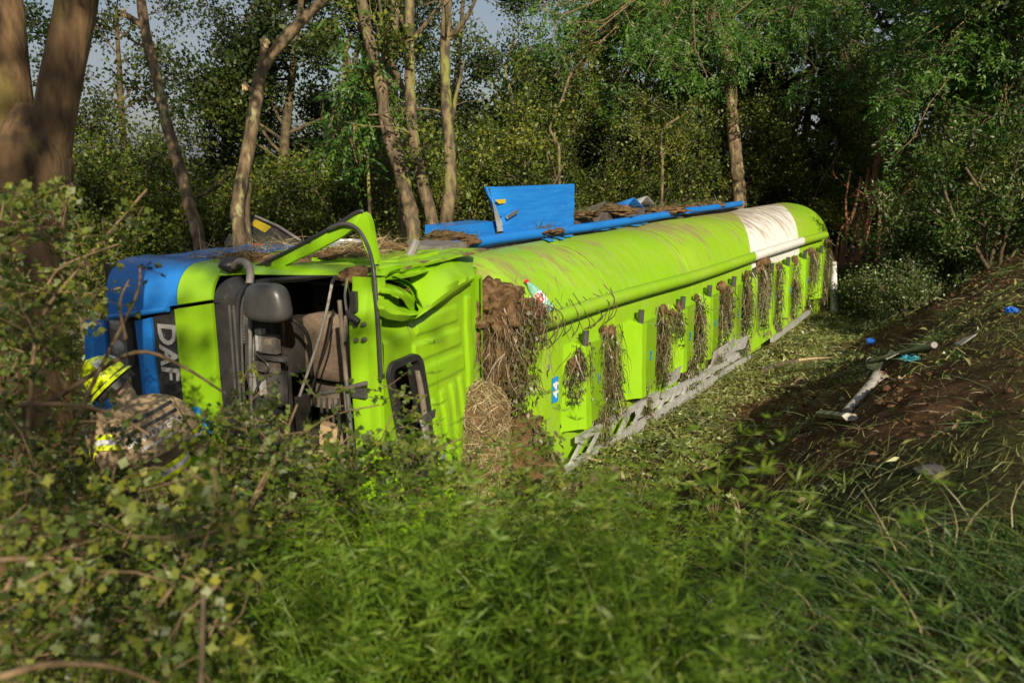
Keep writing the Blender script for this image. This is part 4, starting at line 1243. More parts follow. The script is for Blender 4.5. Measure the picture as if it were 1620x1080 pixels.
V1, F1 = ribbon_arrays(pt, rg.uniform(.005, .012, 900), rg)
R1 = np.repeat(rg.random(900), 4)
o = heap.part('hanging_roots', None, M['rootfib'], me=fast_mesh('hanging_roots', V1 - heap.org, F1, R1), kind='stuff')
n = 900
q = np.array([P(815, 560, 8.8), P(828, 590, 8.8), P(840, 520, 8.75), P(815, 620, 8.85), P(848, 690, 8.85), P(865, 720, 8.85)])
pos = q[rg.integers(0, 6, n)] + rg.normal(size=(n, 3)) * np.array([0.09, 0.06, 0.13])
V1, F1 = leaf_arrays(pos, rg.normal(size=(n, 3)) * 0.6 + np.array([0, -0.2, -1]), rg.uniform(.05, .11, n), rg.uniform(.02, .05, n), rg)
heap.part('limp_leaves', None, M['limp'], me=fast_mesh('limp_leaves', V1 - heap.org, F1, rg.random(n)), kind='stuff')

# straw bundle below it
sb = P(765, 690, 8.9)
straw = Thing('straw_bundle', 'pale bundle of dry straw hanging below the soil beside the cab roof', 'straw', (sb[0], sb[1], 0.1))
mb = MB()
mb.blob(P(762, 668, 8.72), (0.27, 0.24, 0.40), 0.12, 1.6, 5, 30, 22)
mb.blob(P(765, 745, 8.7), (0.26, 0.24, 0.36), 0.12, 1.6, 7, 30, 22)
straw.part('straw_core', mb, M['rootsoil'], sm=80)
n = 5200
th = rg.uniform(0, 2 * math.pi, n); ph = np.arccos(rg.uniform(-1, 1, n))
dirs = np.stack([np.sin(ph) * np.cos(th), np.sin(ph) * np.sin(th), np.cos(ph)], 1)
c2 = np.where((rg.random(n) < 0.6)[:, None], P(762, 668, 8.72)[None], P(765, 745, 8.7)[None])
base = c2 + dirs * np.array([0.27, 0.24, 0.40]) * rg.uniform(0.92, 1.06, n)[:, None]
tang = unit(np.cross(dirs, rg.normal(size=(n, 3))) + dirs * 0.12 + np.array([0, 0, -0.5]))
L = rg.uniform(.08, .24, n)[:, None]
bend = rg.normal(size=(n, 3)) * 0.03
pt = np.stack([base - tang * L / 2, base + bend * 0.5 + dirs * 0.015, base + tang * L / 2 + bend], 1)
V1, F1 = ribbon_arrays(pt, rg.uniform(.004, .008, n), rg, taper=False)
straw.part('straw_stalks', None, M['straw'], me=fast_mesh('straw_stalks', V1 - straw.org, F1, np.repeat(rg.random(n), 2)), kind='stuff')

# clods stuck to the crumpled cab corner and header
for nm, px, py, t, rr, lab in [('soil_clod', 636, 468, 7.62, (0.085, 0.07, 0.17), 'brown soil clod stuck in the crumpled cab roof corner'),
                               ('soil_clod', 566, 437, 7.2, (0.17, 0.10, 0.075), 'brown soil clod at the top of the windscreen header')]:
    c = P(px, py, t)
    th_ = Thing(nm, lab, 'soil clod', (c[0], c[1], c[2] - rr[2]))
    th_.part('clod', MB().blob(c, rr, 0.45, 2.6, px, 26, 18), M['rootsoil'], sm=80)
    def tf2(n): return c + rg.normal(size=(n, 3)) * np.array([rr[0] * .5, rr[1] * .5, 0.03]) - np.array([0, 0.05, rr[2] * 0.6])
    k = 40 if px > 600 else 12
    pt = strands(rg, k, tf2, (0.12, 0.32), drift=0.02)
    V1, F1 = ribbon_arrays(pt, 0.006, rg)
    th_.part('roots', None, M['limp'], me=fast_mesh('roots', V1 - th_.org, F1, np.repeat(rg.random(k), 4)), kind='stuff')

# dry grass and soil lying along the upper cab side
dg = P(470, 405, 8.0)
top_d = Thing('grass_debris', 'dry grass and soil scattered along the upper side of the cab', 'debris', (dg[0], dg[1], 2.6))
mb = MB()
for k, (px, py, t, rr) in enumerate([(330, 416, 8.5, (0.5, 0.3, .05)), (450, 412, 8.2, (0.35, 0.2, .05)), (540, 404, 8.1, (0.25, 0.15, .07)), (600, 392, 8.6, (0.25, 0.3, .08)), (390, 408, 8.4, (.25, .2, .06))]):
    mb.blob(P(px, py, t), rr, 0.4, 2.0, k + 20, 26, 14)
top_d.part('soil', mb, M['rootsoil'], sm=80)
n = 700
cs = np.array([P(540, 396, 8.1), P(600, 388, 8.4), P(395, 400, 8.2), P(340, 408, 8.4), P(570, 400, 8.0), P(440, 388, 8.6)])
b0 = cs[rg.integers(0, 6, n)] + rg.normal(size=(n, 3)) * np.array([.16, .15, .03])
d = unit(rg.normal(size=(n, 3)) * np.array([1, 1, 0.45]) + np.array([0, 0, 0.25])); L = rg.uniform(.08, .32, n)[:, None]
pt = np.stack([b0, b0 + d * L * .5 + np.array([0, 0, .02]), b0 + d * L], 1)
V1, F1 = ribbon_arrays(pt, rg.uniform(.004, .008, n), rg)
top_d.part('dry_grass', None, M['straw'], me=fast_mesh('dry_grass', V1 - top_d.org, F1, np.repeat(rg.random(n), 2)), kind='stuff')

rg = np.random.default_rng(12)
mb_s = [(3.2, 2.25, 2.44), (4.6, 2.3, 2.62), (5.8, 2.3, 2.63), (7.9, 2.2, 2.52), (9.2, 2.25, 2.5), (0.9, 2.3, 2.5), (10.6, 2.2, 2.5)]
o_ = loc2w(np.array([5.0]), np.array([-2.3]), np.array([2.45]))[0]
td2 = Thing('grass_debris', 'soil and dry grass lying along the blue upper side of the trailer', 'debris', o_)
for k, (s_, y_, z_) in enumerate(mb_s):
    td2.part('soil', MB().blob(loc2w(np.array([s_]), np.array([-y_]), np.array([z_]))[0], (rg.uniform(.25, .5), rg.uniform(.2, .35), rg.uniform(.05, .10)), 0.5, 2.4, k + 60, 26, 16), M['rootsoil'], sm=80)
n = 1100
ix = rg.integers(0, len(mb_s), n); ms = np.array(mb_s)
b0 = loc2w(ms[ix, 0] + rg.normal(size=n) * .3, -ms[ix, 1] + rg.normal(size=n) * .12, ms[ix, 2] + rg.uniform(0, .08, n))
d = unit(rg.normal(size=(n, 3)) * np.array([1, 1, 0.5]) + np.array([0, 0, 0.25])); L = rg.uniform(.06, .28, n)[:, None]
V1, F1 = ribbon_arrays(np.stack([b0, b0 + d * L * .5 + np.array([0, 0, .02]), b0 + d * L], 1), rg.uniform(.005, .012, n), rg)
td2.part('dry_grass', None, M['limp'], me=fast_mesh('dry_grass', V1 - td2.org, F1, np.repeat(rg.random(n), 2)), kind='stuff')
# broken splinter lying on the tank top
a, b = P(672, 405, 9.6), P(722, 383, 9.8)
mb = MB().tube([a, (a + b) / 2 + np.array([0, 0, .02]), b], [0.03, 0.022, 0.006], 6)
single('wood_splinter', mb, M['wood'], 'pale split branch lying on the front end of the tank', 'branch', sm=50)

# weeds hanging on the covers
CL = [(0.12, 1.55, 0.85, 0.22, 0.9, 'left of the first compartment cover'), (0.98, 1.60, 0.36, 0.30, 1.3, 'between the covers numbered 1 and 2'),
      (2.45, 1.60, 0.40, 0.24, 1.2, 'between the covers numbered 2 and 3'), (2.98, 1.56, 0.95, 0.16, 0.5, 'beside the post of cover number 3'),
      (3.95, 1.60, 0.35, 0.22, 1.2, 'between the covers numbered 3 and 4'), (5.05, 1.62, 0.30, 0.36, 1.5, 'between the covers numbered 4 and 5'),
      (6.15, 1.66, 0.35, 0.26, 1.1, 'between the covers numbered 5 and 6'), (7.05, 1.82, 0.30, 0.55, 2.2, 'big root ball under the white band'),
      (8.12, 1.60, 0.35, 0.26, 1.0, 'below the white end of the rail, before cover 8'), (9.25, 1.62, 0.35, 0.34, 1.2, 'between the covers numbered 8 and 9'),
      (10.6, 1.70, 0.40, 0.36, 1.2, 'behind cover number 9'), (11.8, 1.75, 0.35, 0.36, 1.0, 'nearest the far end of the tank')]
CL2 = [(2.05, 0.62, 0.16), (3.55, 0.66, 0.14), (4.75, 0.62, 0.16), (0.78, 0.62, 0.10), (6.0, 0.62, 0.16), (8.0, 0.60, 0.18), (10.3, 0.62, 0.2)]
def weed(s0, zt, zb, wd, dens, lab, name='hanging_weeds', rootball=True):
    org = loc2w(np.array([s0]), np.array([0.1]), np.array([zb]))[0]
    t = Thing(name, lab, 'weeds', org, group='uprooted weeds hanging on the tank')
    n = int(240 * dens)
    ns = 4
    so = rg.uniform(-.75, .75, ns) * wd; sw_ = rg.uniform(.05, .17, ns) * wd
    stp = zt - rg.uniform(0, .45, ns) * (zt - zb) * np.array([0, 1, 1, .6]); sbt = zb + rg.uniform(0, .5, ns) * (zt - zb) * np.array([.2, 1, 1, 1])
    def tf(k):
        q_ = rg.integers(0, ns, k)
        return loc2w(s0 + so[q_] + rg.normal(size=k) * sw_[q_], rg.uniform(0.05, 0.20, k), stp[q_] - np.abs(rg.normal(size=k)) * 0.3 * (stp[q_] - sbt[q_]))
    p = strands(rg, n, tf, (0.10, 0.7 * (zt - zb)), K=6)
    # keep the strands in front of the tank face
    dx = p[..., 0] - P0[0]; dy = p[..., 1] - P0[1]
    w = dx * U[0] + dy * U[1]
    fix = np.maximum(0, 0.05 - w)
    p[..., 0] += fix * U[0]; p[..., 1] += fix * U[1]
    fix = np.minimum(0, 0.28 - w)
    p[..., 0] += fix * U[0]; p[..., 1] += fix * U[1]
    V1, F1 = ribbon_arrays(p, rg.uniform(.006, .016, n), rg)
    cut = int(n * .6) * 5
    nv_ = int(n * .6) * 12
    t.part('roots', None, M['rootfib'], me=fast_mesh('roots', V1[:nv_] - org, F1[:cut], np.repeat(rg.random(n), 5)[:cut]), kind='stuff')
    t.part('stalks', None, M['limp'], me=fast_mesh('stalks', V1[nv_:] - org, F1[cut:] - nv_, np.repeat(rg.random(n), 5)[cut:]), kind='stuff')
    m = int(360 * dens)
    q_ = rg.integers(0, ns, m)
    pos = loc2w(s0 + so[q_] + rg.normal(size=m) * sw_[q_] * 1.15, rg.uniform(0.06, 0.24, m), sbt[q_] + (stp[q_] - sbt[q_]) * rg.beta(1.0, 1.35, m) - .05)
    V1, F1 = leaf_arrays(pos, rg.normal(size=(m, 3)) * 0.5 + np.array([0, -0.1, -1]), rg.uniform(.03, .09, m), rg.uniform(.012, .035, m), rg)
    t.part('leaves', None, M['limp'], me=fast_mesh('leaves', V1 - org, F1, rg.random(m)), kind='stuff')
    if rootball:
        for k in range(2):
            c = loc2w(np.array([s0 + so[k] + rg.uniform(-.2, .2) * wd]), np.array([0.10]), np.array([stp[k] - 0.03]))[0]
            t.part('root_clod', MB().blob(c - np.array([0, 0, .06]), (wd * rg.uniform(.14, .26), 0.045, rg.uniform(.06, .10)), 0.4, 2.2, int(s0 * 10) + k, 26, 18), M['rootsoil'], sm=80)
for (s0, zt, zb, wd, dens, lab) in CL:
    weed(s0, zt, zb, wd, dens, 'uprooted weeds hanging on the tank, ' + lab)
for k, (s0, zt, wd) in enumerate(CL2):
    nm = ['number 2', 'number 3', 'number 4', 'number 1', 'number 5', 'number 7', 'number 9'][k]
    weed(s0, zt, 0.12, wd * 1.6, 0.8, 'limp leafy weeds caught under the lower edge of cover ' + nm, rootball=False)
# twining stems on the rail's front end
mb = MB()
for k in range(9):
    s = -0.5 + 0.19 * k + rg.uniform(-.05, .05)
    pts = [loc2w(np.array([s + 0.10 * math.sin(i * 1.3 + k)]), np.array([0.02 + 0.17 * math.sin(i * .9)]), np.array([2.02 - 0.13 * i + 0.05 * math.sin(k * 2.0 + i)]))[0] for i in range(6)]
    mb.tube(catmull(pts, 16), 0.006, 5)
single('twining_stems', mb, M['bark_dark'], 'thin dark stems wound round the front end of the roof rail', 'stems', kind='stuff')

# drinking water bottle lying on the tank, white broken strip beside it
bb, bt = P(872, 492, 9.33), P(832, 444, 9.42)
ax = unit(bt - bb); Lb = np.linalg.norm(bt - bb)
k = Lb / 0.34
bot = Thing('water_bottle', 'green plastic water bottle with red cap lying against the tank', 'bottle', bb)
M['pet'] = pmat('green_bottle_plastic', (0.16, 0.42, 0.30), (0.30, 0.52, 0.46), 30, 0.12, bump=0.3, bscale=25, coat=0.5)
M['pet_label'] = pmat('white_label_paper', (0.72, 0.74, 0.74), (0.62, 0.70, 0.74), 30, 0.4)
prof_ = [(0.001, 0), (0.040, 0.0), (0.046, 0.012), (0.046, 0.06), (0.043, 0.07), (0.046, 0.08), (0.046, 0.20), (0.044, 0.23), (0.036, 0.262), (0.022, 0.292), (0.014, 0.305), (0.014, 0.318)]
bod = bot.part('body', MB().lathe([(r * k, h * k) for r, h in prof_], bb, ax, 22), M['pet'], sm=50)
bot.part('cap', MB().lathe([(0.019 * k, 0.315 * k), (0.019 * k, 0.34 * k), (0.017 * k, 0.343 * k), (0.001, 0.343 * k)], bb, ax, 16), M['red'], sm=40)
lab_ = bot.part('paper_label', MB().lathe([(0.0475 * k, 0.085 * k), (0.0475 * k, 0.19 * k)], bb, ax, 22), M['pet_label'], sm=40)
vd = unit(CAM - (bb + bt) / 2); sd = unit(np.cross(ax, vd)); nv = np.cross(sd, ax)
def onb(a, h, lift=0.0):
    r_ = (0.0475 + lift) * k
    return bb + ax * h * k + r_ * (math.sin(a) * sd + math.cos(a) * nv)
rows = [[onb(a, h, 0.002) for a in np.linspace(-0.55, 0.35, 6)] for h in (0.10, 0.14, 0.185)]
bot.part('red_print', MB().grid(rows), M['red'], parent=lab_)
for i in range(5):
    h0 = 0.112 + i * 0.0135
    rows = [[onb(a, h, 0.004) for a in np.linspace(-0.30, 0.10, 4)] for h in (h0, h0 + 0.008)]
    bot.part('white_print', MB().grid(rows), M['numwhite'], parent=lab_)
a, b, c = P(800, 446, 9.45), P(825, 476, 9.4), P(840, 470, 9.38)
mb = MB(); mb.tube([a, a * .5 + b * .5, b, c], [0.028, 0.034, 0.036, 0.04], 6, flat=0.5)
single('broken_strip', mb, M['white'], 'broken white plastic strip in the soil beside the bottle', 'plastic strip', sm=30)
# stick leaning on the tank front
a, b = P(822, 592, 9.35), P(868, 622, 9.2)
single('thin_stick', MB().tube([a, b], [0.010, 0.007], 6), M['twig'], 'thin brown stick leaning on the rounded tank front', 'stick')

# ------------------------------------------------------------------ debris on the ground
def lay(px, py, lift=0.03):
    return G(px, py, lift)
# grey plastic pole broken in two pieces
a, b = lay(1340, 652, .06), lay(1392, 592, .09)
pole = Thing('broken_pole', 'pale grey muddy plastic pole broken at an angle on the soil', 'pole', lay(1340, 652, 0))
pole.part('long_piece', MB().tube([a, a * .6 + b * .4, a * .2 + b * .8, b], [0.052, 0.05, 0.056, 0.08], 12, flat=0.6), M['plastic_pipe'], sm=50)
a2, b2 = lay(1345, 660, .05), lay(1304, 655, .05)
pole.part('short_piece', MB().tube([a2, b2], [0.075, 0.085], 6, flat=0.5), M['plastic_pipe'], sm=30)
a, b = lay(1377, 572, .08), lay(1478, 547, .16)
p2 = Thing('grey_pipe', 'long dull grey pipe lying on the slope beside flat metal scraps', 'pipe', lay(1400, 570, 0))
p2.part('tube', MB().tube([a, (a + b) / 2, b], [0.034, 0.036, 0.032], 12), M['midgrey'], sm=50)
p2.part('pipe_mouth', MB().lathe([(0.045, 0), (0.06, -0.02), (0.065, -0.03), (0.05, -0.032)], a, unit(a - b), 14), M['plastic_pipe'], sm=50)
for k, pp in enumerate([[(1370, 578), (1398, 574), (1390, 588), (1372, 583)], [(1400, 566), (1408, 556), (1422, 560), (1402, 570)]]):
    pts = [lay(*p, .06 + .02 * k) for p in pp]
    single('metal_scrap', MB().prism(pts, (0, 0, 0.012)), M['plastic_pipe'], ['flat pale metal scrap under the mouth of the grey pipe', 'bent pale metal scrap behind the grey pipe'][k], 'metal scrap')
c = lay(1378, 541, .02)
single('plastic_lid', MB().lathe([(0.001, 0.04), (0.075, 0.04), (0.085, 0.032), (0.09, 0.0), (0.08, 0.0), (0.075, .025), (0.001, .025)], c, (0.1, -0.35, 1), 22), M['capblue'], 'round blue plastic lid on the ditch floor', 'lid', sm=40)
c = lay(1440, 568, .05)
mb = MB(); mb.blob(c, (0.085, 0.045, 0.03), 0.9, 4.0, 31, 30, 18); 
single('foil_wrapper', mb, M['turq'], 'crumpled turquoise wrapper on the brown soil', 'wrapper')
c = lay(1526, 541, .05); c2 = lay(1544, 531, .06)
single('white_shard', MB().prism([lay(1510, 545, .05), lay(1524, 537, .06), lay(1546, 529, .07), lay(1530, 541, .06), lay(1520, 547, .05)], (0, 0, .012)), M['plastic_pipe'], 'small white plastic shard on the upper slope', 'shard')
c = lay(1600, 491, .04)
mb = MB(); mb.blob(c, (0.07, 0.05, 0.03), 0.8, 3.5, 37, 22, 14)
single('blue_scrap', mb, M['capblue'], 'small blue plastic scrap high on the slope', 'scrap')
c = lay(1188, 740, .03)
mb = MB(); mb.blob(c, (0.05, 0.02, 0.012), 0.8, 3.5, 41, 18, 12)
single('candy_wrapper', mb, M['pet_label'], 'small shiny white and blue wrapper in the brown soil', 'wrapper')
c = lay(1478, 748, .0)
single('flat_stone', MB().blob(c, (0.11, 0.08, 0.03), 0.35, 1.8, 43, 24, 14), M['stone'], 'flat grey stone half sunk in the soil', 'stone', sm=60)
# branches
a, b, m_ = lay(1208, 588, .06), lay(1315, 566, .10), lay(1262, 572, .12)
br = Thing('broken_branch', 'thick broken branch with pale split wood at its end', 'branch', lay(1208, 588, 0))
br.part('bark', MB().tube(catmull([a, a * .5 + m_ * .5 + np.array([0, 0, .03]), m_, m_ * .4 + b * .6], 14), [0.05] * 8 + [0.055] * 6, 9), M['bark_log'], sm=60)
br.part('split_wood', MB().tube(catmull([m_ + np.array([0, -.02, .03]), m_ * .5 + b * .5 + np.array([0, -.03, .03]), b], 10), np.linspace(0.048, 0.012, 10), 7, flat=0.6), M['wood'], sm=60)
for k, (p, q, r_, lab) in enumerate([((1233, 616), (1268, 612), .035, 'short reddish stick end on the ditch floor'), ((1250, 612), (1270, 595), .028, 'short pale stick crossing the reddish one'),
                                     ((1280, 630), (1300, 620), .045, 'stubby orange-brown stick end in the soil'), ((1090, 640), (1160, 665), .022, 'dark thin stick on the cut vegetation'), ((1335, 553), (1318, 566), .05, 'cut branch end beside the blue lid')]):
    a, b = lay(*p, r_), lay(*q, r_ + .02)
    single('stick', MB().tube([a, a * .5 + b * .5 + np.array([0, 0, .01]), b], [r_, r_ * .9, r_ * .8], 8), M['bark_log'] if k != 1 else M['twig'], lab, 'stick', sm=60)
# cut log in the foreground of the tank
a, b = lay(872, 778, .05), lay(975, 741, .22)
lg = Thing('cut_log', 'mossy brown log with a pale sawn end in front of the tank', 'log', lay(900, 770, 0))
lg.part('bark', MB().tube(catmull([a, a * .5 + b * .5 - np.array([0, 0, .02]), b], 14), [0.05] * 6 + [0.062] * 8, 12), M['bark_log'], sm=60)
ax_ = unit(b - a)
lg.part('sawn_end', MB().lathe([(0.057, -0.01), (0.057, 0.006), (0.001, 0.010)], b, ax_ + np.array([0.2, -0.5, 0.1]), 16), M['wood'], sm=30)
lg.part('side_twig', MB().tube([b * .95 + a * .05, b + np.array([0.05, -0.12, -0.04]), b + np.array([0.06, -0.2, -0.25])], [0.022, 0.018, 0.012], 7), M['twig'], sm=60)
a, b = lay(918, 722, .05), lay(950, 730, .06)
single('wood_stick', MB().tube([a, b], [0.02, 0.014], 6), M['wood'], 'pale yellow splinter of wood below the ladder-like handrail', 'splinter')

# ------------------------------------------------------------------ firefighters
def skin_body(name, verts, edges, radii):
    me = bpy.data.meshes.new(name)
    me.from_pydata([tuple(v) for v in verts], edges, [])
    ob = bpy.data.objects.new('tmp_body', me)
    col.objects.link(ob)
    md = ob.modifiers.new('skin', 'SKIN'); md.use_smooth_shade = True
    sv = me.skin_vertices[0].data
    for i, r in enumerate(radii):
        rr = r if hasattr(r, '__len__') else (r, r)
        sv[i].radius = rr
        sv[i].use_root = (i == 0)
    ss = ob.modifiers.new('sub', 'SUBSURF'); ss.levels = 2; ss.render_levels = 2
    dgp = bpy.context.evaluated_depsgraph_get()
    out = bpy.data.meshes.new_from_object(ob.evaluated_get(dgp))
    bpy.data.objects.remove(ob); bpy.data.meshes.remove(me)
    out.name = name
    return out

def firefighter(label, J, headc, face, scale=1.0):
    """J: dict of joints in world space"""
    hip = (J['hipL'] + J['hipR']) / 2
    feet = min(J['footL'][2], J['footR'][2])
    org = np.array([hip[0], hip[1], feet - 0.05])
    t = Thing('person', label, 'person', org)
    spine = hip * 0.5 + J['neck'] * 0.5 + J.get('arch', np.zeros(3))
    names = ['pelvis', 'spine', 'chest', 'neck', 'head', 'shL', 'elL', 'wrL', 'haL', 'shR', 'elR', 'wrR', 'haR', 'hipL', 'knL', 'anL', 'footL', 'hipR', 'knR', 'anR', 'footR']
    chest = spine * 0.35 + J['neck'] * 0.65
    ax_ = unit(J['elL'] - J['shL'])
    pos = dict(pelvis=hip, spine=spine, chest=chest, neck=J['neck'], head=headc, shL=J['shL'], elL=J['elL'], wrL=J['wrL'], haL=J['wrL'] + unit(J['wrL'] - J['elL']) * 0.09,
               shR=J['shR'], elR=J['elR'], wrR=J['wrR'], haR=J['wrR'] + unit(J['wrR'] - J['elR']) * 0.09,
               hipL=J['hipL'], knL=J['knL'], anL=J['footL'] + np.array([0, -0.02, 0.10]), footL=J['footL'] + np.array([0.02, 0.16, 0.04]),
               hipR=J['hipR'], knR=J['knR'], anR=J['footR'] + np.array([0, -0.02, 0.10]), footR=J['footR'] + np.array([0.02, 0.16, 0.04]))
    rad = dict(pelvis=.18, spine=.185, chest=.195, neck=.075, head=.095, shL=.12, elL=.085, wrL=.065, haL=.045, shR=.12, elR=.085, wrR=.065, haR=.045,
               hipL=.12, knL=.085, anL=.07, footL=.05, hipR=.12, knR=.085, anR=.07, footR=.05)
    idx = {n_: i for i, n_ in enumerate(names)}
    E = [('pelvis', 'spine'), ('spine', 'chest'), ('chest', 'neck'), ('neck', 'head'), ('chest', 'shL'), ('shL', 'elL'), ('elL', 'wrL'), ('wrL', 'haL'), ('chest', 'shR'), ('shR', 'elR'), ('elR', 'wrR'), ('wrR', 'haR'),
         ('pelvis', 'hipL'), ('hipL', 'knL'), ('knL', 'anL'), ('anL', 'footL'), ('pelvis', 'hipR'), ('hipR', 'knR'), ('knR', 'anR'), ('anR', 'footR')]
    me = skin_body('body', [pos[n_] - org for n_ in names], [(idx[a], idx[b]) for a, b in E], [rad[n_] for n_ in names])
    body = t.part('body', None, M['suit'], me=me)
    me.materials.append(M['skin']); me.materials.append(M['boots'])
    nv = len(me.polygons)
    cs = np.empty(nv * 3, np.float32); me.polygons.foreach_get('center', cs); cs = cs.reshape(-1, 3) + org
    mi = np.zeros(nv, np.int32)
    mi[np.linalg.norm(cs - headc, axis=1) < 0.15] = 1
    for f in ('footL', 'footR'):
        mi[np.linalg.norm(cs - pos[f], axis=1) < 0.26] = 2
    me.polygons.foreach_set('material_index', mi); smooth(me)
    # gloved hands with five bent fingers
    for sd_, (w_, e_) in (('L', ('wrL', 'elL')), ('R', ('wrR', 'elR'))):
        f = unit(J[w_] - J[e_]); sx = unit(np.cross(f, np.array([0.1, 0.2, 1.0]))); nz_ = np.cross(sx, f)
        vs = [J[w_] - f * 0.03, J[w_] + f * 0.05]; ed = [(0, 1)]; rd = [.040, (.045, .028)]
        for q_ in range(4):
            o_ = (q_ - 1.5) * 0.021
            ln = [0.062, 0.075, 0.07, 0.055][q_]
            b_ = len(vs)
            vs += [J[w_] + f * 0.10 + sx * o_, J[w_] + f * (0.10 + ln * .55) + sx * o_ * 1.1 - nz_ * 0.012, J[w_] + f * (0.10 + ln) + sx * o_ * 1.1 - nz_ * 0.04]
            ed += [(1, b_), (b_, b_ + 1), (b_ + 1, b_ + 2)]; rd += [.012, .011, .009]
        b_ = len(vs)
        vs += [J[w_] + f * 0.05 + sx * 0.045, J[w_] + f * 0.085 + sx * 0.065 - nz_ * .02, J[w_] + f * 0.115 + sx * 0.06 - nz_ * .035]
        ed += [(1, b_), (b_, b_ + 1), (b_ + 1, b_ + 2)]; rd += [.015, .013, .010]
        hm = skin_body('glove', [v - org for v in vs], ed, rd); smooth(hm)
        t.part('glove', None, M['glove'] if sd_ == 'L' else M['boots'], me=hm)
    # face details
    f = unit(face); upv = unit(headc - J['neck']); upv = unit(upv - f * np.dot(upv, f)); sx = np.cross(f, upv)
    t.part('nose', MB().blob(headc + f * 0.105 - upv * 0.01, (0.018, 0.018, 0.022), 0.05, 1, 1, 10, 8), M['skin'], parent=body, sm=80)
    for s_ in (-1, 1):
        t.part('eye', MB().blob(headc + f * 0.088 + upv * 0.018 + sx * 0.034 * s_, (0.012,) * 3, 0, 1, 1, 10, 8), M['fabric_dark'], parent=body, sm=80)
        t.part('ear', MB().blob(headc + sx * 0.098 * s_ - f * 0.01, (0.016, 0.022, 0.032), 0.05, 1, 1, 10, 8), M['skin'], parent=body, sm=80)
    t.part('mouth', MB().tube([headc + f * 0.092 - upv * 0.05 - sx * 0.025, headc + f * 0.098 - upv * 0.05, headc + f * 0.092 - upv * 0.05 + sx * 0.025], 0.006, 6), M['red'], parent=body)
    # helmet: ribbed shell, brim, reflective patches
    hc = headc + upv * 0.035
    rows = []
    for i in range(13):
        a_ = math.pi * 0.60 * i / 12
        row = []
        for j in range(32):
            ph_ = 2 * math.pi * j / 32
            rr = 0.150 if math.cos(ph_) < 0 else 0.158
            dirv = math.sin(a_) * (math.cos(ph_) * f * 1.12 + math.sin(ph_) * sx * 0.94) + math.cos(a_) * upv
            rib = 0.012 * math.exp(-(math.sin(ph_) * math.sin(a_) / 0.12) ** 2)
            row.append(hc + dirv * (rr + rib))
        rows.append(row)
    hl_ = t.part('helmet', MB().grid(rows, closed=True), M['helmet'], sm=60)
    rows = [[hc + (math.cos(p_) * f * 1.12 + math.sin(p_) * sx * 0.94) * r_ - upv * (0.035 + dz) for p_ in np.linspace(0, 2 * math.pi, 33)[:-1]] for r_, dz in ((0.148, 0.0), (0.185, 0.022), (0.188, 0.030), (0.146, 0.015))]
    t.part('helmet_brim', MB().grid(rows, closed=True), M['helmet'], parent=hl_, sm=60)
    for a_ in (1.9, -1.9, 2.9):
        rows = [[hc + (math.sin(b_) * (math.cos(c_) * f * 1.12 + math.sin(c_) * sx * 0.94) + math.cos(b_) * upv) * 0.168 for c_ in np.linspace(a_ - .2, a_ + .2, 5)] for b_ in (0.85, 1.05, 1.3)]
        t.part('helmet_patch', MB().grid(rows), M['silvertape'], parent=hl_)
    rows = [[hc + (math.cos(p_) * f * 1.15 + math.sin(p_) * sx) * 0.15 - upv * (0.03 + 0.09 * v) for p_ in np.linspace(1.7, 4.58, 12)] for v in (0, .5, 1)]
    t.part('neck_guard', MB().grid(rows), M['boots'], parent=hl_, sm=60)
    # reflective bands
    def band(p, q, r_, name='reflective_band'):
        ax = unit(q - p)
        for k_, (o_, mt) in enumerate([(-0.035, 'hivis'), (0.0, 'silvertape'), (0.035, 'hivis')]):
            t.part(name, MB().lathe([(r_ + .002 * (k_ == 1), o_ - .0175), (r_ + .006, o_), (r_ + .002 * (k_ == 1), o_ + .0175)], p + (q - p) * 0.5, ax, 22), M[mt], parent=body, sm=60)
    band(J['shL'], J['elL'] * 1.0, 0.108); band(J['shR'], J['elR'], 0.108)
    band(J['elL'], J['wrL'], 0.076); band(J['elR'], J['wrR'], 0.076)
    band(hip, spine, 0.215)
    band(J['knL'], pos['anL'], 0.098); band(J['knR'], pos['anR'], 0.098)
    band(J['hipL'], J['knL'], 0.125); band(J['hipR'], J['knR'], 0.125)
    return t, body, spine, chest

g1 = P(300, 960, 6.1)
J = dict(neck=P(205, 632, 5.85), shL=P(182, 668, 5.72), shR=P(284, 648, 6.0), hipL=P(238, 775, 5.95), hipR=P(292, 765, 6.15),
         elL=P(178, 738, 5.65), wrL=P(150, 700, 5.9), elR=P(312, 712, 6.2), wrR=P(318, 690, 6.45))
fl = [np.array([-2.42, 5.55, 0]), np.array([-2.12, 5.85, 0])]
for p in fl: p[2] = gz(p[0], p[1]) + 0.03
J['footL'], J['footR'] = fl
J['knL'] = (J['hipL'] + fl[0]) / 2 + np.array([0.02, 0.14, 0.02]); J['knR'] = (J['hipR'] + fl[1]) / 2 + np.array([0.02, 0.14, 0.02])
J['arch'] = np.array([0.0, -0.02, 0.02])
t1, body1, sp1, ch1 = firefighter('firefighter in tan jacket and yellow helmet bending at the cab front, back turned', J, P(172, 603, 5.85), np.array([-0.35, 0.75, -0.25]))
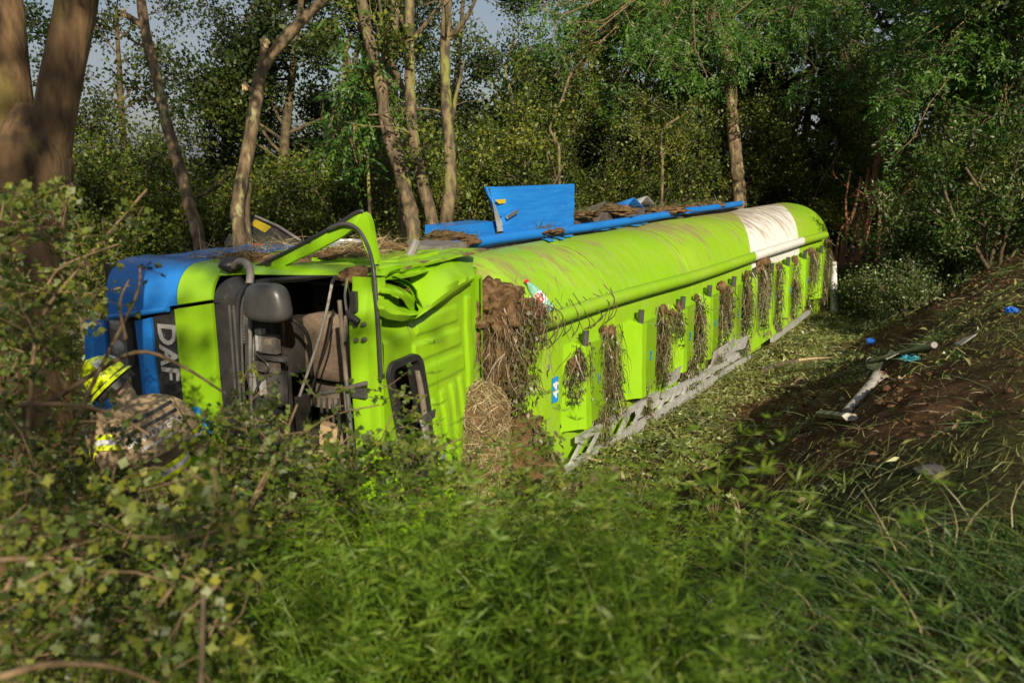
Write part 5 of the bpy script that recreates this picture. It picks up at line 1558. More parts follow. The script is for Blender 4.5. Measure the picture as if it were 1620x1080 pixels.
# lettering panel on the back
cp = P(243, 682, 5.60)
xd = unit(P(285, 657, 5.72) - P(205, 700, 5.55)); yd0 = unit(P(225, 645, 5.62) - P(255, 705, 5.66)); yd = unit(yd0 - xd * np.dot(xd, yd0))
nn = np.cross(xd, yd)
def backpt(u, v, lift=0.0):
    return cp + xd * u + yd * v + nn * (lift - 1.5 * u * u - 0.7 * v * v)
rows = [[backpt(u, v, 0.012) for u in np.linspace(-0.21, 0.21, 11)] for v in np.linspace(-0.16, 0.15, 9)]
bp_ = t1.part('back_panel', MB().slab(rows, -nn * 0.05), M['suit'], parent=body1, sm=50)
for v0 in (0.115, 0.055):
    rows = [[backpt(u, v, 0.016) for u in np.linspace(-0.20, 0.20, 11)] for v in (v0 - 0.012, v0 + 0.012)]
    t1.part('dark_piping', MB().slab(rows, -nn * 0.004), M['boots'], parent=body1, sm=50)
for txt, v0, sz, xs in (('BRANDWEER', -0.005, 0.072, 0.85), ('Gelderland-Midden', -0.07, 0.038, 0.9)):
    me = text_mesh('back_lettering', txt, sz, 0.001, bold=0.001)
    nvv = len(me.vertices); co = np.empty(nvv * 3, np.float32); me.vertices.foreach_get('co', co); co = co.reshape(-1, 3)
    W_2 = np.array([backpt(c_[0] * xs, v0 + c_[1], 0.018 + c_[2]) for c_ in co]) - t1.org
    me.vertices.foreach_set('co', W_2.astype(np.float32).ravel()); me.update()
    t1.part('back_lettering', None, M['silvertape'], parent=body1, me=me)

J2 = dict(neck=P(40, 655, 6.3), shL=P(-8, 690, 6.2), shR=P(78, 690, 6.3), hipL=P(0, 800, 6.3), hipR=P(55, 800, 6.4),
          elR=P(112, 735, 6.15), wrR=P(140, 690, 6.3), elL=P(20, 700, 5.95), wrL=P(88, 668, 5.95))
fl = [P(-5, 900, 6.4), P(60, 900, 6.5)]
for p in fl: p[2] = gz(p[0], p[1]) + 0.03
J2['footL'], J2['footR'] = fl
J2['knL'] = (J2['hipL'] + fl[0]) / 2 + np.array([0.05, 0.12, 0]); J2['knR'] = (J2['hipR'] + fl[1]) / 2 + np.array([0.05, 0.12, 0])
firefighter('second firefighter behind the leaves at the edge, yellow helmet and pale glove', J2, P(50, 618, 6.3), np.array([0.8, 0.35, -0.2]))
# ------------------------------------------------------------------ trees and shrubs
def grow(mb, rg, p, d, L, r, lvl, maxl, kids, tips, wander=0.18, grav=0.05, spread=0.9, seg=6, shrink=(0.45, 0.7), t0=0.3):
    n = 5 if lvl < maxl else 3
    d = unit(np.asarray(d, float)); p = np.asarray(p, float)
    pts = [p]; ds = [d]
    for i in range(n):
        d = unit(d + rg.normal(size=3) * wander + np.array([0, 0, grav]))
        pts.append(pts[-1] + d * L / n); ds.append(d)
    mb.tube(pts, np.linspace(r, max(r * 0.45, 0.003), n + 1), seg if lvl < maxl else 3, cap=False)
    if lvl >= maxl - 1:
        tips.append(np.array(pts))
    if lvl < maxl:
        for c in range(kids[lvl]):
            t = rg.uniform(t0, 1.0) * n
            k = min(int(t), n - 1); q = pts[k] + (pts[k + 1] - pts[k]) * (t - k)
            pr = rg.normal(size=3); pr = unit(pr - ds[k] * np.dot(pr, ds[k]))
            grow(mb, rg, q, ds[k] + pr * spread * rg.uniform(0.6, 1.2), L * rg.uniform(*shrink), r * 0.5 * (1 - 0.4 * t / n), lvl + 1, maxl, kids, tips, wander, grav * 0.7, spread, max(seg - 1, 3), shrink, t0)

def tip_leaves(rg, tips, n, Ls, Ws, jit=0.10, pull=0.0):
    """leaf positions along the twigs, longer twigs get more"""
    idx = rg.integers(0, len(tips), n)
    k = rg.integers(0, 3, n); f = rg.random(n)
    P_ = np.array([tp[-4:] if len(tp) >= 4 else np.vstack([tp[:1]] * (4 - len(tp)) + [tp]) for tp in tips])
    a = P_[idx, k]; b = P_[idx, k + 1]
    pos = a + (b - a) * f[:, None] + rg.normal(size=(n, 3)) * jit
    d = unit(b - a) + rg.normal(size=(n, 3)) * 0.8 + np.array([0, 0, -pull])
    return leaf_arrays(pos, d, rg.uniform(*Ls, n), rg.uniform(*Ws, n), rg)

def ash_leaves(rg, tips, n, Lc=(0.26, 0.38), leaflet=(0.085, 0.125), wid=(0.030, 0.044), pairs=4, jit=0.08):
    idx = rg.integers(0, len(tips), n)
    P_ = np.array([tp[-2:] for tp in tips])
    a, b = P_[idx, 0], P_[idx, 1]
    base = a + (b - a) * rg.random(n)[:, None] + rg.normal(size=(n, 3)) * jit
    d = unit(unit(b - a) * 0.5 + rg.normal(size=(n, 3)) * 0.7 + np.array([0, 0, -0.25]))
    L = rg.uniform(*Lc, n)[:, None]
    side = unit(np.cross(d, rg.normal(size=(n, 3)) * 0.5 + np.array([0, 0, 1])))
    pos = []; dr = []
    for q in range(pairs):
        t = (q + 0.7) / (pairs + 0.4)
        c = base + d * L * t - np.array([0, 0, 1]) * (L * t * t * 0.25)
        for s in (-1, 1):
            pos.append(c); dr.append(d * 0.75 + side * s + np.array([0, 0, -0.2]))
    pos.append(base + d * L * 0.95 - np.array([0, 0, 1]) * L * 0.22); dr.append(d + np.array([0, 0, -.3]))
    pos = np.concatenate(pos); dr = np.concatenate(dr); m = len(pos)
    V_, F_ = leaf_arrays(pos, dr, rg.uniform(*leaflet, m), rg.uniform(*wid, m), rg, up=np.array([0.1, -0.8, 0.6]))
    R_ = np.tile(np.clip(rg.random(n) * 0.8 + 0.1, 0, 1), 2 * pairs + 1) + rg.normal(size=m) * 0.08
    return V_, F_, np.clip(R_, 0, 1)

def shrub(seed, base, h, rad, nleaf, label, name='hawthorn_shrub', cat='shrub', leaf='leaf_haw', bark='bark_dark', Ls=(0.05, 0.10), Ws=(0.035, 0.07), stems=7, kids=(6, 5), r0=0.05, group='hawthorn thicket behind the tank', lean=(0, 0), jit=0.13, spread=0.95, grav=0.06, wander=0.2):
    rg = np.random.default_rng(seed)
    base = np.array([base[0], base[1], gz(base[0], base[1])])
    t = Thing(name, label, cat, base, group=group)
    mb = MB(); tips = []
    for k in range(stems):
        a = 2 * math.pi * (k + rg.uniform(-.3, .3)) / stems
        o = rad * rg.uniform(0.15, 1.0)
        d = np.array([math.cos(a) * o + lean[0], math.sin(a) * o + lean[1], h * rg.uniform(0.75, 1.0)])
        grow(mb, rg, base + np.array([math.cos(a), math.sin(a), 0]) * 0.12 * rad - np.array([0, 0, .1]), d, np.linalg.norm(d) * 0.82, r0 * rg.uniform(.7, 1.2), 0, 2, kids, tips, wander, grav, spread, 6, (0.28, 0.5), 0.18)
    t.part('stems', mb, M[bark], sm=80)
    V_, F_ = tip_leaves(rg, tips, nleaf, Ls, Ws, jit)
    # clumps of lighter and darker foliage
    c = V_[::4]
    R_ = np.clip(0.5 + 0.25 * rg.normal(size=nleaf) + 0.35 * np.sin(c[:, 0] * 2.1 + seed) * np.sin(c[:, 2] * 2.3 + seed * 2), 0, 1)
    t.part('crown', None, M[leaf], me=fast_mesh('crown', V_ - base, F_, R_))
    return t

def at_px(px, t):
    p = P(px, 300, t); return (p[0], p[1])

def tree(seed, base, h, crown_r, nleaf, label, name='dark_tree', leaf='leaf_dark', bark='bark_dark', r0=0.16, kids=(13, 6, 4), Ls=(0.07, 0.13), Ws=(0.05, 0.09), group='tall trees behind the ditch', jit=0.2, ash=False, t0=0.12, trunk=None, lean=(0, 0), crown_kids=None, grav=0.03):
    rg = np.random.default_rng(seed)
    base = np.array([base[0], base[1], gz(base[0], base[1])])
    t = Thing(name, label, 'tree', base, group=group)
    mb = MB(); tips = []
    if trunk is None:
        pts = [base - np.array([0, 0, .15])]; d = np.array([lean[0], lean[1], 1.0])
        for i in range(9):
            d = unit(d + rg.normal(size=3) * 0.07 + np.array([0, 0, .05])); pts.append(pts[-1] + d * h / 9)
        rad = np.linspace(r0, r0 * 0.25, 10)
    else:
        pts, rad = trunk
    mb.tube(pts, rad, 10, cap=False)
    t.part('trunk', mb, M[bark], sm=80)
    mb = MB()
    n = len(pts)
    for c in range(kids[0]):
        u = rg.uniform(t0, 1.0) * (n - 1); k = min(int(u), n - 2)
        q = pts[k] + (pts[k + 1] - pts[k]) * (u - k)
        a = rg.uniform(0, 2 * math.pi)
        d = np.array([math.cos(a), math.sin(a), rg.uniform(0.1, 0.8)])
        grow(mb, rg, q, d, crown_r * rg.uniform(0.6, 1.15) * (1.1 - 0.45 * u / (n - 1)), rad[k] * 0.4 if hasattr(rad, '__len__') else .05, 0, 2, kids[1:], tips, 0.2, grav, 0.9, 5, (0.35, 0.6), 0.25)
    br_ = t.part('branches', mb, M[bark], sm=80)
    if nleaf:
        if ash:
            V_, F_, R_ = ash_leaves(rg, tips, nleaf)
        else:
            V_, F_ = tip_leaves(rg, tips, nleaf, Ls, Ws, jit)
            c = V_[::4]
            R_ = np.clip(0.45 + 0.25 * rg.normal(size=nleaf) + 0.3 * np.sin(c[:, 0] * 1.7 + seed) * np.sin(c[:, 2] * 1.9 + seed * 2), 0, 1)
        t.part('crown', None, M[leaf], me=fast_mesh('crown', V_ - base, F_, R_))
    return t

# tall trees at the back
TALL = [(455, 20, 10, 2.3, 32000, 'dark leafy tree rising behind the slim leaning trunk'), (575, 22, 11, 2.5, 32000, 'dark leafy tree behind the group of three trunks'),
        (340, 23, 8.6, 2.0, 9000, 'thinly leaved tree with sky behind, between the two slim trunks'), (215, 24, 7.6, 2.2, 8000, 'thinly leaved tree against the sky beside the forked trunk'),
        (690, 24, 9.0, 2.2, 22000, 'leafy tree whose top lets the sky through behind the three trunks'), (905, 26, 11.5, 2.8, 30000, 'dark tree above the blue locker door'),
        (1020, 27, 12, 2.9, 27000, 'dark tree above the middle of the tank'), (1240, 29, 14, 3.5, 26000, 'tall dark tree above the white band of the tank'),
        (1390, 28, 14, 3.5, 26000, 'tall dark tree above the reddish stems'), (1540, 25, 14, 3.5, 26000, 'tall dark tree behind the elder bushes'), (1660, 17, 10, 2.8, 20000, 'dark tree cut by the picture edge above the bank'),
        (80, 22, 6.5, 2.0, 9000, 'low dark tree behind the forked trunk')]
for k, (px, t_, h, cr_r, nl, lab) in enumerate(TALL):
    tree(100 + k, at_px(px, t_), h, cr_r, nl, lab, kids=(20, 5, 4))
# hawthorn thicket in front of them
THICK = [(130, 15.5, 3.8, 1.5, 13000, 'bushy hawthorn beside the forked trunk'), (270, 17, 4.2, 1.6, 15000, 'bushy hawthorn behind the slim lichen-covered trunk'), (430, 16.5, 4.0, 1.5, 15000, 'bushy hawthorn behind the dark fairing'),
         (555, 17, 4.2, 1.5, 15000, 'bushy hawthorn behind the bent door frame'), (655, 17.5, 4.6, 1.5, 15000, 'bushy hawthorn behind the three trunks'), (770, 18, 5.2, 1.5, 15000, 'bare-topped hawthorn behind the blue locker door'),
         (880, 21, 5.8, 1.7, 19000, 'hawthorn bush right behind the blue locker door'), (985, 23, 6.2, 1.9, 19000, 'sunlit hawthorn bush above the tank middle'), (1080, 24, 6.8, 2.0, 22000, 'large sunlit hawthorn bush before the pale trunk'),
         (1245, 25.5, 6.8, 2.0, 22000, 'arching hawthorn bush above the white band'), (1325, 26, 7.0, 1.9, 20000, 'twiggy hawthorn bush above the reddish stems'), (1450, 24, 5.4, 1.8, 17000, 'shaded hawthorn bush right of the reddish stems'), (1575, 21, 5.2, 1.8, 17000, 'shaded hawthorn bush behind the elder')]
for k, (px, t_, h, r_, nl, lab) in enumerate(THICK):
    shrub(200 + k, at_px(px, t_), h, r_, nl, lab)
# the wood further off, one dense mass
rg = np.random.default_rng(250)
n = 46000
xx = rg.uniform(-26, 30, n); yy = 27 + rg.uniform(0, 5, n) + 0.05 * np.abs(xx)
topz = np.interp(xx, [-26, -14, -9, -5, -2, 0.5, 3, 30], [3.2, 3.2, 3.4, 4.6, 4.4, 5.6, 10.5, 11]) * (1 + .35 * fbm(xx * .5, yy * .3, 3, 61))
zz = topz * rg.random(n) ** .8
V_, F_ = leaf_arrays(np.stack([xx, yy, zz], 1), rg.normal(size=(n, 3)), rg.uniform(.22, .40, n), rg.uniform(.16, .28, n), rg)
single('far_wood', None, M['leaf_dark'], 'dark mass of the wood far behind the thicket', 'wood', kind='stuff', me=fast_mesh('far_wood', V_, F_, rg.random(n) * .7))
# elder and low bushes to the right of the tank's end
shrub(301, at_px(1475, 18.6), 2.7, 1.2, 7000, 'elder bush with pale blossom beside the tank end', name='elder_bush', leaf='leaf_elder', Ls=(.07, .13), Ws=(.035, .06), group='elder bushes on the bank', jit=0.12)
shrub(302, at_px(1590, 16.5), 2.7, 1.2, 7500, 'elder bush at the picture edge over the bank', name='elder_bush', leaf='leaf_elder', Ls=(.07, .13), Ws=(.035, .06), group='elder bushes on the bank', jit=0.12)
shrub(303, at_px(1392, 18.6), 1.0, 0.9, 7000, 'low green bush at the foot of the reddish stems', name='low_bush', leaf='leaf_ivy', Ls=(.04, .07), Ws=(.03, .05), stems=12, group='low bushes by the tank end', jit=0.12)
shrub(304, at_px(1375, 21.0), 1.1, 0.8, 5000, 'low green bush touching the far end of the tank', name='low_bush', leaf='leaf_ivy', Ls=(.04, .07), Ws=(.03, .05), stems=12, group='low bushes by the tank end', jit=0.12)
shrub(305, at_px(1470, 16.2), 0.9, 1.3, 5000, 'low leafy bush under the elder on the bank', name='low_bush', leaf='leaf_ivy', Ls=(.05, .08), Ws=(.03, .05), stems=12, group='low bushes by the tank end', jit=0.12)

# slim trunks in front of the thicket, drawn where they stand
def trunk_path(pts_px, t_, dia, n=16, ground=True):
    pts = [P(px, py, t_) for px, py in pts_px]
    if ground:
        b = pts[0].copy(); b[2] = gz(b[0], b[1]) - 0.1
        pts = [b] + pts
    c = catmull(pts, n)
    rad = np.linspace(dia * 0.45, dia * 0.30, n)
    return c, rad

def slim(seed, pts_px, t_, dia, label, name='slim_tree', bark='bark_lichen', stubs=(), twigs=0, nleaf=0, group='slim bare trunks behind the truck', extra=()):
    rg = np.random.default_rng(seed)
    c, rad = trunk_path(pts_px, t_, dia)
    base = np.array([c[0][0], c[0][1], gz(c[0][0], c[0][1])])
    t = Thing(name, label, 'tree', base, group=group)
    # knobbly trunk
    mb = MB().tube(catmull(c, 60), np.interp(np.linspace(0, 1, 60), np.linspace(0, 1, len(rad)), rad) * (1 + 0.06 * rg.normal(size=60)), 12, cap=True)
    tr = t.part('trunk', mb, M[bark], sm=80)
    for (a, b, w) in stubs:
        t.part('broken_stub', MB().tube([P(*a, t_), (P(*a, t_) + P(*b, t_)) / 2, P(*b, t_ - .1)], [w, w * .9, w * .75], 8), M[bark], parent=tr, sm=60)
        t.part('split_wood', MB().blob(P(*b, t_ - .1), (w * .9, w * .9, w * 1.2), 0.6, 3, seed, 12, 8), M['wood'], parent=tr)
    for pp, w in extra:
        q = catmull([P(x, y, t_ + dt) for x, y, dt in pp], 14)
        t.part('limb', MB().tube(q, np.linspace(w, w * .35, 14), 8, cap=False), M[bark], sm=80)
    if twigs:
        tips = []
        for k in range(twigs):
            mb = MB()
            i = int(rg.integers(4, len(c) - 1)); a = rg.uniform(0, 2 * math.pi)
            grow(mb, rg, c[i], np.array([math.cos(a), math.sin(a), .5]), rg.uniform(.5, 1.3), rad[i] * .3, 0, 1, (4,), tips, 0.2, .05, 0.9, 5)
            t.part('twig', mb, M[bark], sm=80)
        if nleaf:
            V_, F_ = tip_leaves(rg, tips, nleaf, (.05, .09), (.035, .06), .08)
            t.part('crown', None, M['leaf_haw'], me=fast_mesh('crown', V_ - base, F_, rg.random(nleaf)))
    return t

slim(401, [(318, 405), (300, 330), (284, 265), (262, 190), (247, 120), (234, 70), (222, -10), (215, -120)], 11.0, 0.19, 'slim leaning trunk with pale lichen and a broken stub near the top', stubs=[((232, 45), (196, 22), .045)], twigs=4, nleaf=500)
slim(402, [(381, 398), (376, 330), (392, 240), (404, 170), (412, 118), (432, 84), (470, 40), (520, -8), (600, -80)], 9.9, 0.185, 'slim curved trunk with a broken fork standing behind the cab', stubs=[((410, 140), (419, 68), .055), ((404, 148), (388, 137), .04)], extra=[([(392, 392, .1), (390, 330, .1), (396, 290, .1)], .06)])
slim(403, [(655, 388), (646, 320), (628, 255), (611, 200), (602, 130), (586, 70), (570, -10), (560, -120)], 13.0, 0.26, 'curved grey trunk, leftmost of the three bare trunks', bark='bark_grey', twigs=5, nleaf=1200)
slim(404, [(686, 378), (672, 305), (657, 235), (650, 170), (648, 90), (648, -10), (650, -130)], 13.2, 0.23, 'straight mossy trunk, middle of the three bare trunks', bark='bark_grey', extra=[([(655, 62, 0), (672, 40, -.2), (705, -5, -.4)], .05), ([(651, 60, 0), (630, 20, .3), (610, -20, .4)], .05)], twigs=3)
slim(405, [(705, 374), (712, 300), (711, 230), (706, 160), (704, 80), (708, -10), (712, -130)], 13.4, 0.235, 'straight trunk with a side limb, rightmost of the three bare trunks', bark='bark_grey', extra=[([(714, 190, 0), (722, 150, -.1), (735, 95, -.2)], .045), ([(712, 60, 0), (738, 28, -.2), (757, -10, -.4)], .05)], twigs=3)
slim(406, [(640, 300), (626, 220), (620, 150), (614, 90), (625, 30), (632, -60)], 14.2, 0.26, 'darker trunk standing behind the leftmost of the three', bark='bark_grey', extra=[([(640, 150, 0), (610, 70, -.5), (600, 0, -.8)], .06)])
slim(407, [(1170, 330), (1164, 250), (1157, 170), (1154, 110), (1140, 60), (1120, 10), (1100, -60)], 23.2, 0.44, 'pale ivy-flecked trunk rising behind the white band', bark='bark_lichen', group='tall trees behind the ditch', extra=[([(1154, 110, 0), (1150, 40, .3), (1156, -30, .3)], .15), ([(1120, 70, .4), (1085, 65, -.5), (1050, 78, -1)], .06), ([(1100, 20, 0), (1090, -20, 0), (1085, -60, 0)], .1)])
# cluster of reddish stems by the tank's far end
stem_px = [[(1352, 425), (1368, 370), (1382, 310), (1388, 250), (1398, 200)], [(1340, 428), (1352, 372), (1365, 320), (1375, 265)], [(1328, 430), (1334, 380), (1352, 330), (1362, 280)], [(1346, 430), (1357, 395), (1356, 355)],
           [(1334, 420), (1340, 370), (1338, 320), (1345, 270)], [(1322, 418), (1328, 370), (1344, 345)], [(1392, 352), (1390, 320), (1388, 300)], [(1358, 432), (1362, 400), (1372, 360), (1386, 330)]]
for k, sp_ in enumerate(stem_px):
    lab = ['thickest reddish leaning stem beside the tank end', 'second reddish stem, just left of the thickest', 'curved reddish stem nearest the tank end', 'short broken reddish stem among the leaning ones', 'upright thin reddish stem in the dark gap',
           'thin stem bending over the tank end', 'short pale stump of a stem in the dark', 'thin reddish stem crossing the thickest one'][k]
    slim(420 + k, sp_, 22.3 - 0.12 * k, [0.24, 0.13, 0.12, 0.12, 0.08, 0.07, 0.15, 0.08][k], lab, name='red_stem', bark='bark_red', group='reddish stems beside the tank end', twigs=2)

# bare twiggy limbs above the tank centre (pale hawthorn wood)
for k, (pp, lab) in enumerate([([(885, 260), (880, 225), (870, 200), (888, 160), (905, 115), (935, 95)], 'pale forked bare limb rising behind the blue locker door'), ([(1048, 280), (1046, 240), (1050, 205), (1075, 185)], 'thin bare stem above the middle of the tank'),
                               ([(830, 240), (815, 190), (810, 150), (800, 110), (815, 60)], 'thin twisted bare limb against the sky')]):
    slim(440 + k, pp, 18.6 + k * .3, 0.075, lab, name='bare_limb', bark='bark_grey', twigs=12, nleaf=1400, group='bare limbs above the tank')

# big forked trunk at the left edge
def forked():
    t_ = 5.6
    b = P(20, 760, t_); b[2] = gz(b[0], b[1])
    t = Thing('forked_tree', 'big forked brown trunk at the left edge, close to the photographer', 'tree', b)
    def bark_tube(pts, rads, n=44, seg=26, seed=0):
        c = catmull(pts, n); r = np.interp(np.linspace(0, 1, n), np.linspace(0, 1, len(rads)), rads)
        rows = []
        for i in range(n):
            d = c[min(i + 1, n - 1)] - c[max(i - 1, 0)]; d = unit(d)
            ex = unit(np.cross(d, np.array([0, 1, 0.01]))); ey = np.cross(d, ex)
            rows.append([c[i] + (r[i] * (1 + 0.10 * mnoise.fractal(Vector((math.cos(a) * 1.6 + seed, math.sin(a) * 1.6, c[i][2] * 0.9)), 1, 2, 4))) * (math.cos(a) * ex + math.sin(a) * ey) for a in np.linspace(0, 2 * math.pi, seg + 1)[:-1]])
        return MB().grid(rows, closed=True)
    lo = b - np.array([0, 0, .2])
    tr = t.part('trunk', bark_tube([lo, P(24, 520, t_), P(38, 400, t_), P(44, 320, t_), P(50, 250, t_), P(58, 170, t_)], [.42, .32, .25, .25, .26, .12]), M['bark_big'], sm=80)
    t.part('limb', bark_tube([P(60, 330, t_), P(74, 250, t_), P(92, 150, t_), P(114, 40, t_), P(128, -60, t_), P(150, -300, t_ + .3)], [.14, .145, .135, .13, .125, .11], seed=4), M['bark_big'], sm=80)
    t.part('limb', bark_tube([P(28, 330, t_ + .1), P(16, 240, t_ + .1), P(8, 130, t_ + .1), P(-2, 20, t_ + .1), P(-14, -80, t_ + .1), P(-40, -300, t_)], [.16, .17, .155, .145, .14, .12], seed=8), M['bark_big'], sm=80)
    rg = np.random.default_rng(55); mb = MB(); tips = []
    for k in range(10):
        a = rg.uniform(0, 6.28)
        grow(mb, rg, P(150 if k % 2 else -40, -300, t_) + np.array([0, 0, rg.uniform(-.3, .5)]), np.array([math.cos(a), math.sin(a), .9]), 2.4, .09, 0, 2, (5, 4), tips, 0.15, .04, 0.9, 5)
    t.part('branches', mb, M['bark_big'], sm=80)
    V_, F_ = tip_leaves(rg, tips, 5000, (.07, .11), (.05, .07), .12)
    t.part('crown', None, M['leaf_ash'], me=fast_mesh('crown', V_ - b, F_, rg.random(5000)))
forked()

# ash trees: one above the tank centre, one overhanging the bank at the right
def ash_spray(seed, origin_px, reach_px, t_, label, n=900, trunk_t=None, base_px=None, dia=.35, lim=5, nm='ash_tree', size=1.0):
    rg = np.random.default_rng(seed)
    b = P(base_px, 400, trunk_t); b[2] = gz(b[0], b[1])
    t = Thing(nm, label, 'tree', b, group='ash trees')
    top = P(*origin_px, trunk_t)
    c = catmull([b - np.array([0, 0, .1]), b * .6 + top * .4 + rg.normal(size=3) * .1, top], 16)
    t.part('trunk', MB().tube(c, np.linspace(dia / 2, dia / 4, 16), 10, cap=False), M['bark_grey'], sm=80)
    mb = MB(); tips = []
    for (px, py, tt) in reach_px:
        e = P(px, py, tt)
        st = top + rg.normal(size=3) * .2
        mid = (st + e) / 2 + np.array([0, 0, .35])
        path = catmull([st, mid, e], 10)
        mb.tube(path, np.linspace(.05, .012, 10), 6, cap=False)
        for k in range(lim):
            i = rg.integers(4, 10)
            d = unit(path[min(i, 9)] - path[i - 1]) + rg.normal(size=3) * .6
            grow(mb, rg, path[min(i, 9)], d, rg.uniform(.5, 1.0) * size, .014, 0, 1, (3,), tips, .2, -.02, .8, 4)
    t.part('branches', mb, M['twig'], sm=80)
    V_, F_, R_ = ash_leaves(rg, tips, n, jit=.10)
    t.part('crown', None, M['leaf_ash'], me=fast_mesh('crown', V_ - b, F_, R_))
rg = np.random.default_rng(77)
ash_spray(501, (1680, -60), [(rg.uniform(1430, 1640), rg.uniform(-10, 150), rg.uniform(17.5, 20)) for _ in range(34)] + [(1445, 150, 18), (1470, 165, 18), (1420, 140, 18.3), (1600, 90, 18), (1520, 120, 18)], 18, 'ash tree overhanging the bank at the upper right corner', n=4600, trunk_t=19.5, base_px=1760, dia=.4, size=1.25)
ash_spray(502, (1115, -40), [(rg.uniform(850, 1150), rg.uniform(-10, 120), rg.uniform(19, 23)) for _ in range(26)] + [(900, 20, 18), (930, 60, 18.5), (880, 10, 18), (960, 30, 18), (1000, 90, 19)], 20, 'bright ash tree with limbs reaching over the tank centre', n=3000, trunk_t=27.5, base_px=1060, dia=.4)
ash_spray(503, (1300, -60), [(rg.uniform(1150, 1400), rg.uniform(-10, 110), rg.uniform(21, 24.5)) for _ in range(24)], 23, 'darker ash tree above the white band', n=2600, trunk_t=30, base_px=1300, dia=.4)
ash_spray(504, (575, 60), [(540, 200, 13.2), (560, 230, 13.2), (590, 120, 13.2), (600, 150, 13.2), (545, 130, 13.5)], 13, 'small leafy ash sapling in front of the leftmost of the three trunks', n=260, trunk_t=13.8, base_px=590, dia=.08, nm='ash_sapling', lim=4, size=.7)

# unseen trees added behind the photographer to shade the near bank and shrub
rg = np.random.default_rng(99)
for k in range(16):
    s = -20 + k * 2.0 + rg.uniform(-.3, .3)
    w = 10.0 + rg.uniform(-.4, .4)
    p = loc2w(np.array([s]), np.array([w]), np.array([0.0]))[0]
    hh = (4.9 if s < -14.2 else 2.6 if s < -9 else 2.0) + rg.uniform(-.5, .5)
    shrub(600 + k, (p[0], p[1]), hh, 1.35, 3600 if s < -14.2 else 1700, 'unseen tree added behind the photographer for its shade', name='shade_tree', cat='tree', Ls=(.16, .26), Ws=(.12, .2), stems=5, kids=(5, 4), group='unseen shade trees added behind the photographer', jit=.22)

p = loc2w(np.array([-17.0]), np.array([11.0]), np.array([0.0]))[0]  # tall unseen tree, added to dapple the forked trunk and cab front
tree(650, (p[0], p[1]), 11.5, 2.6, 1100, 'tall unseen tree added behind the photographer to dapple the cab', name='shade_tree', leaf='leaf_ash', r0=.2, kids=(26, 5, 4), Ls=(.16, .26), Ws=(.11, .18), t0=.45, group='unseen shade trees added behind the photographer')
# ------------------------------------------------------------------ near hawthorn, weeds, grass and litter
def near_shrub(seed, label, stems_px, regions, keepouts, leafL, leafW, name='hawthorn_shrub', base_px=(60, 1000, 3.4), mat='leaf_near', berries=0):
    rg = np.random.default_rng(seed)
    b = P(*base_px); b[2] = gz(b[0], b[1])
    t = Thing(name, label, 'shrub', b, group='near hawthorn branches')
    mb = MB()
    for pp, w in stems_px:
        q = catmull([P(*p) for p in pp], 16)
        mb.tube(q, np.linspace(w, w * .4, 16), 7, cap=False)
    pos = []; dr = []; rr = []
    for (x0, x1, y0, y1, t0, t1, n, per) in regions:
        for i in range(n):
            px, py, tt = rg.uniform(x0, x1), rg.uniform(y0, y1), rg.uniform(t0, t1)
            if any(a < px < c and b_ < py < d_ for a, b_, c, d_ in keepouts) and rg.random() < 0.90:
                continue
            c = P(px, py, tt)
            d = unit(rg.normal(size=3) * np.array([1, 1, .7]) + np.array([0.15, 0, .15])); L = rg.uniform(.10, .26)
            a = c - d * L / 2
            e = [a, c + rg.normal(size=3) * .02, c + d * L / 2]
            mb.tube(e, [.0030, .0024, .0015], 3, cap=False)
            base_r = rg.random()
            u = rg.random((per, 1))
            ps = a + d * L * u + rg.normal(size=(per, 3)) * .018
            pos.append(ps); dr.append(d * .5 + rg.normal(size=(per, 3)) * .8); rr.append(np.clip(base_r * .6 + rg.random(per) * .42, 0, 1))
    t.part('stems', mb, M['twig'], sm=80)
    pos = np.concatenate(pos); dr = np.concatenate(dr); rr = np.concatenate(rr); n = len(pos)
    # lobed leaves: two crossing rhombs
    L = rg.uniform(*leafL, n); W = rg.uniform(*leafW, n)
    up = rg.normal(size=(n, 3)) * .6 + np.array([0.1, -.5, .7])
    V1, F1 = leaf_arrays(pos, dr, L, W, rg, up=up)
    d2 = unit(dr); sd = unit(np.cross(d2, up))
    V2, F2 = leaf_arrays(pos + d2 * (L * .25)[:, None], d2 * .6 + sd, L * .55, W * .45, rg, up=up)
    V3, F3 = leaf_arrays(pos + d2 * (L * .25)[:, None], d2 * .6 - sd, L * .55, W * .45, rg, up=up)
    V_, F_, R_ = merge([(V1, F1, rr), (V2, F2, rr), (V3, F3, rr)])
    t.part('crown', None, M[mat], me=fast_mesh('crown', V_ - b, F_, R_))
    return t

